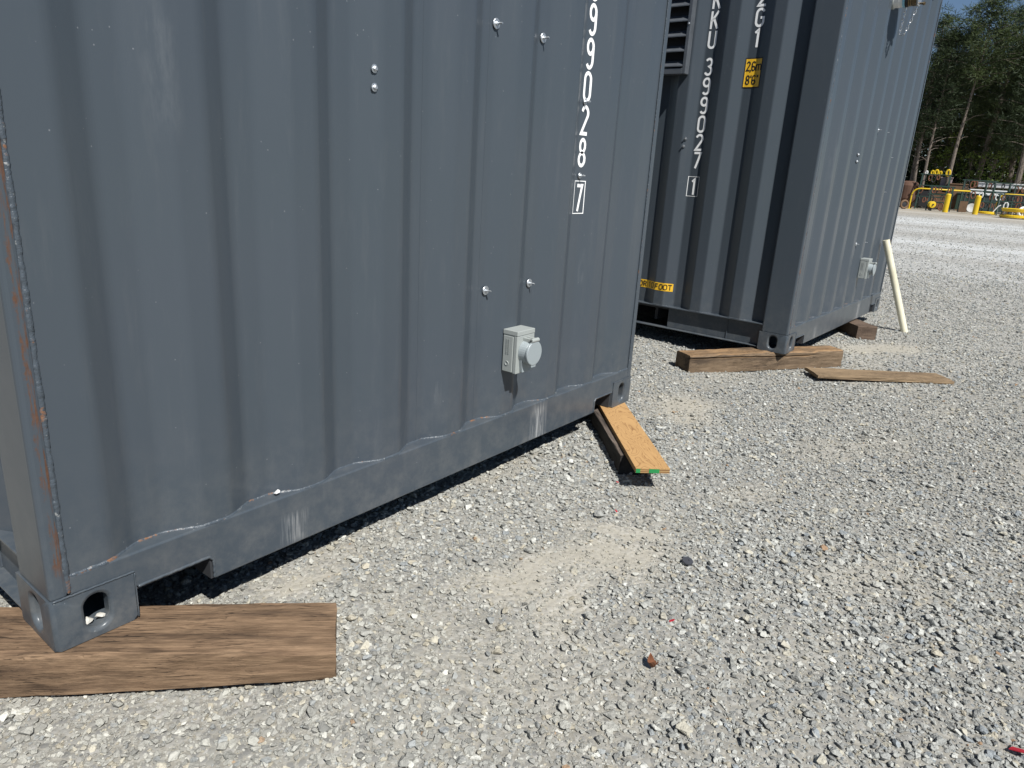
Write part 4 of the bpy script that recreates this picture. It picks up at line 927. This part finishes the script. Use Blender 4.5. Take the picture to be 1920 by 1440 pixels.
def mesh_of(mb_or_v, F=None, mat=None, name='crown'):
    me = bpy.data.meshes.new(name)
    if F is None: me.from_pydata(mb_or_v.v, [], mb_or_v.f)
    else: me.from_pydata(mb_or_v, [], F)
    me.update(); me.materials.append(mat); return me
var = []
for sd, H, cs, Rc, tr, ln, dd, nc in ((21, 10.6, 0.63, 1.9, 0.125, (0.25, 0.12), 7, 460), (22, 10.0, 0.34, 2.1, 0.17, (0.1, 0.1), 4, 560), (23, 10.9, 0.30, 2.3, 0.20, (-0.2, -0.4), 4, 620), (24, 9.0, 0.45, 1.5, 0.10, (0.3, 0.1), 6, 340), (25, 10.4, 0.24, 2.2, 0.16, (0, 0.2), 3, 620)):
    tm, V, F = pine(sd, H, cs, Rc, tr, ln, dd, nc); var.append((mesh_of(tm, None, MBark, 'trunk'), mesh_of(V, F, ML[0 if sd % 2 else 1], 'crown')))
TL = [(1772, 47.0, 0, 0.0, 'tall bare-trunked pine standing right behind the left bollard'), (1722, 46.8, 3, 0.3, 'slim pine with a crooked pale trunk near the rear container edge'), (1708, 47.8, 3, 2.1, 'slimmest pine trunk against the rear container edge'),
      (1818, 50.5, 2, 1.0, 'thick dark-trunked pine behind the right bollard'), (1888, 48.2, 1, 0.4, 'pine with leaning trunk above the right guard rail'), (1750, 53.0, 4, 2.0, 'bushy pine behind the tall bare-trunked pine, left side'),
      (1846, 55.0, 1, 3.2, 'bushy pine crown filling the gap right of the tall trunk'), (1878, 52.5, 2, 4.0, 'dense pine behind the leaning trunk'), (1925, 50.0, 4, 5.0, 'dense pine at the right picture edge'),
      (1800, 57.5, 4, 1.4, 'farthest pine, between the two middle trunks'), (1700, 52.0, 2, 2.6, 'dense pine partly hidden by the rear container'), (1955, 54.0, 1, 1.9, 'pine crown reaching in from beyond the right picture edge')]
for (px, D, k, rz, lb) in TL: make_tree('pine_tree', lb, 'pine tree', gpt(px, D)-Vector((0, 0, 0.1)), var[k], None, 'pines at the yard edge', rz if k != 0 else 0.0)
# low broadleaf saplings
def sapling(seed, H):
    rr = np.random.default_rng(seed); tm = MB(); V, F = [], []; tm.tube([(0, 0, 0), (0.1, 0.05, H*0.5), (0.05, 0, H*0.9)], [0.05, 0.035, 0.01], 6)
    for k in range(70):
        z = H*rr.uniform(0.3, 1.0); a = rr.uniform(0, 6.28); r = rr.uniform(0.1, 0.9)*(1.2-z/H*0.6); c = np.array([r*math.cos(a), r*math.sin(a), z])
        if k % 4 == 0: tm.tube([(0.08, 0.03, z*0.8), tuple(c)], [0.015, 0.005], 4)
        tuft_faces(rr, c, 0.22, 9, 0.09, 0.045, V, F)
    return mesh_of(tm, None, MBark, 'trunk'), mesh_of(V, F, ML[2], 'crown')
sv = [sapling(61, 3.2), sapling(62, 4.2)]
for (px, D, k, lb) in ((1757, 50.5, 1, 'yellow green sapling left of the tall bare trunk'), (1838, 49.0, 0, 'yellow green sapling right of the thick dark trunk'), (1862, 51.0, 1, 'yellow green sapling left of the leaning trunk'), (1800, 49.5, 0, 'yellow green sapling just right of the tall bare trunk'), (1905, 51.5, 0, 'yellow green sapling near the right picture edge'), (1735, 52.0, 0, 'yellow green sapling behind the slim pines')):
    make_tree('sapling', lb, 'sapling', gpt(px, D)-Vector((0, 0, 0.1)), sv[k], None, 'saplings under the pines', px*0.3)
# wood behind: one mass
rr = np.random.default_rng(77); V, F = [], []
for k in range(5200):
    px = rr.uniform(1560, 2090); D = rr.uniform(57, 66); zz = 9.3*rr.uniform(0, 1)**1.35; c = at(px, 380, D); c[2] = 0.2+zz; tuft_faces(rr, c, 0.42, 11, 0.34, 0.055, V, F)
o = bpy.data.objects.new('woodland', mesh_of(V, F, ML[1], 'woodland')); COL.objects.link(o); tag(o, 'dark mass of woodland behind the pines', 'woodland', None, 'stuff')
